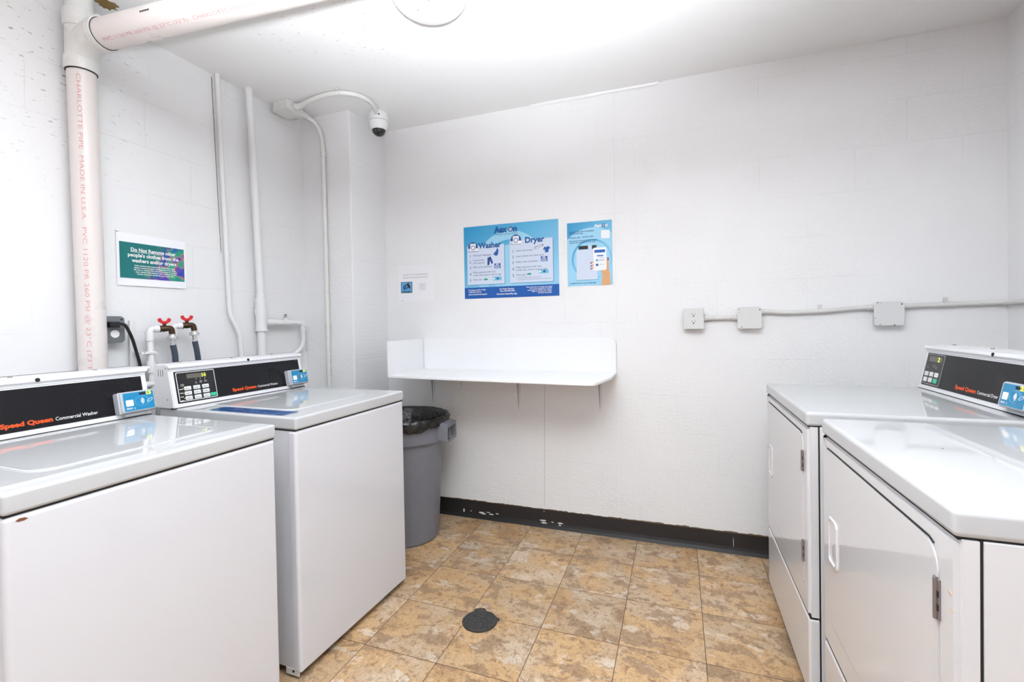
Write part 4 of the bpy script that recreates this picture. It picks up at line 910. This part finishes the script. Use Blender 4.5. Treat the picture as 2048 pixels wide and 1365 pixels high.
obj('joint_line', ringtube(e+dirh*0.0285, dirh, 0.0540, 0.0013), M_gap, t)
def wrap_text(s, size, width, name, org_fn):
    me = text_mesh(s, size=size, width=width, bold=-0.008)
    for v in me.vertices: v.co = org_fn(v.co.x, v.co.y)
    me.materials.clear(); me.materials.append(M_red); o = bpy.data.objects.new(name, me); C.objects.link(o); o.parent = t
SS = 'CHARLOTTE PIPE  MADE IN U.S.A.  PVC 1120 PR 260 PSI @ 23°C (73°F)  CHARLOTTE PIPE  PVC 1120'
a_t = math.radians(-40)
def vfn(x, y): 
    a = a_t+(y-0.007)/PR; z = 2.185-x; f = 0.020*(1-z/2.24); return Vector((math.cos(a)*(PR+0.0006), f+math.sin(a)*(PR+0.0006), z))
wrap_text(SS, 0.0185, 1.60, 'pipe_print', vfn)
hs = Vector((0, 0, 1)).cross(hdir).normalized()      # horizontal side vector (+y)
hu = hdir.cross(hs).normalized()
E0 = e+dirh*0.018
def hfn(x, y):
    a = math.radians(-62)-(y)/PH_         # angle below horizontal on the camera side
    d = -hs*math.cos(a)+hu*math.sin(a); return E0+hdir*(x+0.04)+d*(PH_+0.0006)
wrap_text('PVC 1120 PR 260 PSI @ 23°C (73°F)   CHARLOTTE PIPE MADE IN U.S.A.  NSF-pw  ASTM D2241', 0.017, 1.05, 'pipe_print', lambda x, y: hfn(x, -y))
b = B()
for k in range(5):
    for j, a in enumerate((-0.06, 0.10)):
        pass
def patch(x0, x1, a0, a1):
    vs = []
    for (x, a) in ((x0, a0), (x1, a0), (x1, a1), (x0, a1)):
        d = -hs*math.cos(a)+hu*math.sin(a); vs.append(b.verts.new(E0+hdir*x+d*(PH_+0.0007)))
    b.faces.new(vs)
for k in range(4): patch(0.250+k*0.011, 0.259+k*0.011, 0.0, 0.11)
obj('stamp', b, M_pblack, t, smooth=False, recalc=False)

# ------------------------------------------------------------------ smaller pipes on the left wall
xw = XL+0.024
conduit('thin white pipe with an offset bend left of the thicker pipe', [(xw, 1.748, ZC), (xw, 1.765, 1.9), (xw, 1.783, 1.32), (xw+0.004, 1.785, 1.285), (xw+0.02, 1.822, 1.185), (xw+0.02, 1.832, 1.05), (xw+0.02, 1.84, 0.4)], 0.0115, rad=0.02, m_=M_pipe, name='water_pipe', cat='pipe',
        straps=(((xw, 1.775, 1.602), (0, 0, -1), (1, 0, 0)),))
x3 = -2.148
t = thing('water_pipe', 'thick white water pipe with tee and small valve branch above the second washer', 'pipe', (x3, 1.960, 0))
b = B(); tube(b, [(0, -0.045, ZC), (0, -0.030, 2.18), (0, -0.002, 1.40)], 0.0195, n=20); tube(b, [(0, -0.002, 1.40), (0, 0.006, 0.3)], 0.0215, n=20); obj('pipe', b, M_pipe, t)
b = B()
tube(b, [(0, -0.003, 1.378), (0, -0.002, 1.318)], 0.0275, n=24); tube(b, [(0, -0.002, 1.322), (0, 0, 1.290)], 0.032, n=24); tube(b, [(0, 0, 1.292), (0, 0.001, 1.205)], 0.0295, n=24); tube(b, [(0, 0.001, 1.208), (0, 0.001, 1.198)], 0.032, n=24)
obj('tee', b, M_pipe, t)
b = B(); tube(b, [(0, 0.0, 1.245), (0, 0.07, 1.244)], 0.021, n=18); tube(b, [(0, 0.07, 1.244), (0, 0.078, 1.244)], 0.023, n=18); tube(b, [(0, 0.075, 1.244), (0, 0.145, 1.243)], 0.0165, n=18); tube(b, [(0, 0.14, 1.243), (0, 0.20, 1.243)], 0.0185, n=18)
tube(b, fillet([(0, 0.19, 1.243), (0, 0.300, 1.240), (0, 0.306, 1.13), (0.0, 0.285, 1.085), (0.0, 0.22, 1.045), (0, 0.15, 1.03)], 0.025), 0.0125, n=16); tube(b, [(0, 0.302, 1.223), (0, 0.3035, 1.192)], 0.0155, n=16)
obj('branch_pipe', b, M_pipe, t)
b = B(); tube(b, [(0, 0.175, 1.243), (0, 0.170, 1.275)], 0.012, n=14); tube(b, [(0, 0.170, 1.272), (0, 0.170, 1.278)], 0.008, n=10, mi=1); tube(b, [(0, 0.170, 1.278), (0, 0.170, 1.284)], 0.007, n=10); tube(b, [(0, 0.170, 1.284), (0, 0.170, 1.290)], 0.006, n=10, mi=1); tube(b, [(0, 0.156, 1.294), (0, 0.184, 1.294)], 0.005, n=8); obj('valve', b, [M_pipe, M_gap], t)

def bib(label, y0, z0, ztop, hx=-2.118):
    """riser with an elbow, a brass valve with a red two-lobe handle, and a union nut"""
    t = thing('hose_bib', label, 'water valve', (hx, y0, z0), group=None)
    H = ztop-z0
    b = B(); tube(b, fillet([(0, 0, 0), (0, -0.004, H), (0, 0.030, H)], 0.018), 0.0125, n=16); tube(b, [(0, -0.0035, H-0.050), (0, -0.004, H-0.012)], 0.0165, n=16); tube(b, [(0, 0.012, H), (0, 0.032, H)], 0.0155, n=16); obj('riser', b, M_pipe, t)
    b = B(); tube(b, [(0, 0.026, H), (0, 0.036, H)], 0.0155, n=6); tube(b, [(0, 0.032, H), (0, 0.046, H+0.001), (0, 0.062, H+0.001)], 0.0135, n=16, rads=[0.011, 0.0145, 0.012])
    tube(b, fillet([(0, 0.056, H+0.002), (0, 0.074, H+0.002), (0, 0.078, H-0.024)], 0.014), 0.0120, n=16); tube(b, [(0, 0.050, H+0.008), (0, 0.050, H+0.026)], 0.007, n=12)
    vb = obj('valve_body', b, M_brass, t)
    b = B(); q = 0.8                                    # wing handle: two upturned lobes
    prism(b, [(0.050+a*q, H+0.018+(c-0.022)*q) for a, c in ((-0.008, 0.022), (-0.014, 0.030), (-0.026, 0.037), (-0.030, 0.048), (-0.028, 0.056), (-0.015, 0.058), (-0.013, 0.048), (-0.006, 0.041), (0.006, 0.041), (0.013, 0.048), (0.015, 0.058), (0.028, 0.056), (0.030, 0.048), (0.026, 0.037), (0.014, 0.030), (0.008, 0.022))], -0.006, 0.006, axis='x', bev=0.0015)
    obj('handle', b, M_redh, t)
    b = B(); lathe(b, [(0, H-0.046), (0.019, H-0.046), (0.020, H-0.043), (0.020, H-0.034), (0.018, H-0.031), (0.013, H-0.030), (0.013, H-0.024), (0, H-0.024)], c=(0, 0.078, 0), n=16); obj('union_nut', b, M_chrome, t)
    t.rotation_euler = (0, 0, -math.radians(22)); a = math.radians(22)
    return (hx+0.078*math.sin(a), y0+0.078*math.cos(a), ztop-0.046)
def hose(label, p, lean, zend=0.80):
    x, y, z = p; t = thing('supply_hose', label, 'hose', (x, y, z))
    b = B(); tube(b, [(0, 0, 0), (0, 0.002, -0.032)], 0.0098, n=16); obj('ferrule', b, M_chrome, t)
    b = B(); L = z-zend; tube(b, fillet([(0, 0.001, -0.026), (0, 0.010, -0.07), (0.0, lean, -0.16), (0.0, lean*0.8, -L)], 0.06, 8), 0.0118, n=18); obj('hose', b, M_hose, t)
    b = B()
p = bib('red-handled brass hose valve left of its twin, beside the socket cord', 1.362, 1.06, 1.222); hose('black supply hose hanging from the left red-handled valve', p, 0.011)
p = bib('red-handled brass hose valve right of its twin, above the console corner', 1.462, 1.06, 1.2345); hose('black supply hose hanging from the right red-handled valve', p, 0.020)
t = thing('water_pipe', 'white pipework running level behind the washers below the red valves', 'pipe', (-2.118, 1.362, 0))
b = B(); tube(b, [(0, -0.9, 1.056), (0, 0.62, 1.056)], 0.0105, n=14); obj('pipe', b, M_pipe, t)
for yy in (0.0, 0.1): b = B(); tube(b, [(0, yy, 1.085), (0, yy, 1.035)], 0.0165, n=16); obj('tee', b, M_pipe, t)
for yy in (0.002, 0.1): b = B(); tube(b, [(0, yy, 1.06), (0, yy+0.003, 0.3)], 0.0125, n=14); obj('drop_pipe', b, M_pipe, t)
b = B(); tube(b, [(0, -0.10, 0.985), (0, 0.20, 0.985)], 0.0145, n=14); obj('lower_pipe', b, M_pipe, t)
b = B(); box(b, -0.060, -0.050, -0.050, -0.026, 0.96, 1.26, bev=0.002); box(b, -0.060, 0.004, -0.040, -0.028, 1.115, 1.127, bev=0.002); box(b, -0.014, 0.0145, -0.03, 0.014, 1.115, 1.127, bev=0.002); obj('pipe_bracket', b, M_pipe, t)

t = thing('outlet_box', 'grey metal outlet box half hidden behind the thick drain pipe', 'electrical outlet', (XL, 1.228, 1.223), PI/2)
b = B(); prism(b, rrect(-0.052, 0.052, -0.054, 0.054, 0.014, 5), -0.045, 0, axis='y', bev=0.002); obj('box', b, M_box, t)
b = B(); prism(b, rrect(-0.050, 0.050, -0.052, 0.052, 0.012, 5), -0.050, -0.045, axis='y', bev=0.001); pl = obj('face_plate', b, M_box, t)
b = B(); disc(b, (0.012, -0.050, -0.018), (0, -1, 0), 0.016, n=20, h=0.003); disc(b, (0.038, -0.050, 0.040), (0, -1, 0), 0.004, n=10, h=0.001, mi=1); obj('socket', b, [M_white, M_gap], pl)
t = thing('power_cord', 'black power cord plugged into the grey outlet box and dropping behind a washer', 'cord', (XL+0.05, 1.228, 1.243))
b = B(); box(b, 0.0, 0.030, -0.02, 0.018, -0.012, 0.012, bev=0.005); obj('plug', b, M_cord, t)
b = B(); tube(b, fillet([(0.020, 0.006, 0.004), (0.030, 0.032, 0.002), (0.028, 0.058, -0.05), (0.020, 0.092, -0.17), (0.012, 0.120, -0.45)], 0.03, 8), 0.0062, n=12, rads=None); obj('cable', b, M_cord, t)

# ------------------------------------------------------------------ floor drain
t = thing('floor_drain', 'round dark metal drain grate set in the tiled floor', 'floor drain', (-0.776, 1.744, 0))
b = B(); random.seed(2); poly = []
for k in range(48):
    a = 2*PI*k/48; rr = 0.0715+0.0015*random.random()
    if 1.70 < a < 2.35: rr += 0.014
    if 0.35 < a < 0.55: rr += 0.010
    poly.append((rr*math.cos(a), rr*math.sin(a)))
prism(b, poly, 0.0, 0.0012, axis='z'); obj('cutout_edge', b, mat('dirty rim', (0.05, 0.035, 0.025), 0.7), t, smooth=False)
b = B(); lathe(b, [(0, 0.0012), (0.068, 0.0012), (0.0675, 0.0040), (0.064, 0.0048), (0.062, 0.0038), (0, 0.0038)], n=48)
gr_ = obj('grate', b, M_drain, t)
b = B(); b2 = B()
sp_ = 0.0125
for i in range(-6, 7):
    for j in range(-6, 7):
        x, y = (i+0.5*(j % 2))*sp_, j*sp_*0.866
        if 0.012 < math.hypot(x, y) < 0.056:
            disc(b, (x, y, 0.0038), (0, 0, 1), 0.0040, n=8, h=0.0003)
            tube(b2, [(x+0.0050*math.cos(q), y+0.0050*math.sin(q), 0.0040) for q in [2*PI*k/8 for k in range(9)]], 0.0008, n=4, caps=False)
obj('drain_holes', b, M_gap, gr_, smooth=False); obj('hole_rims', b2, M_drain, gr_)
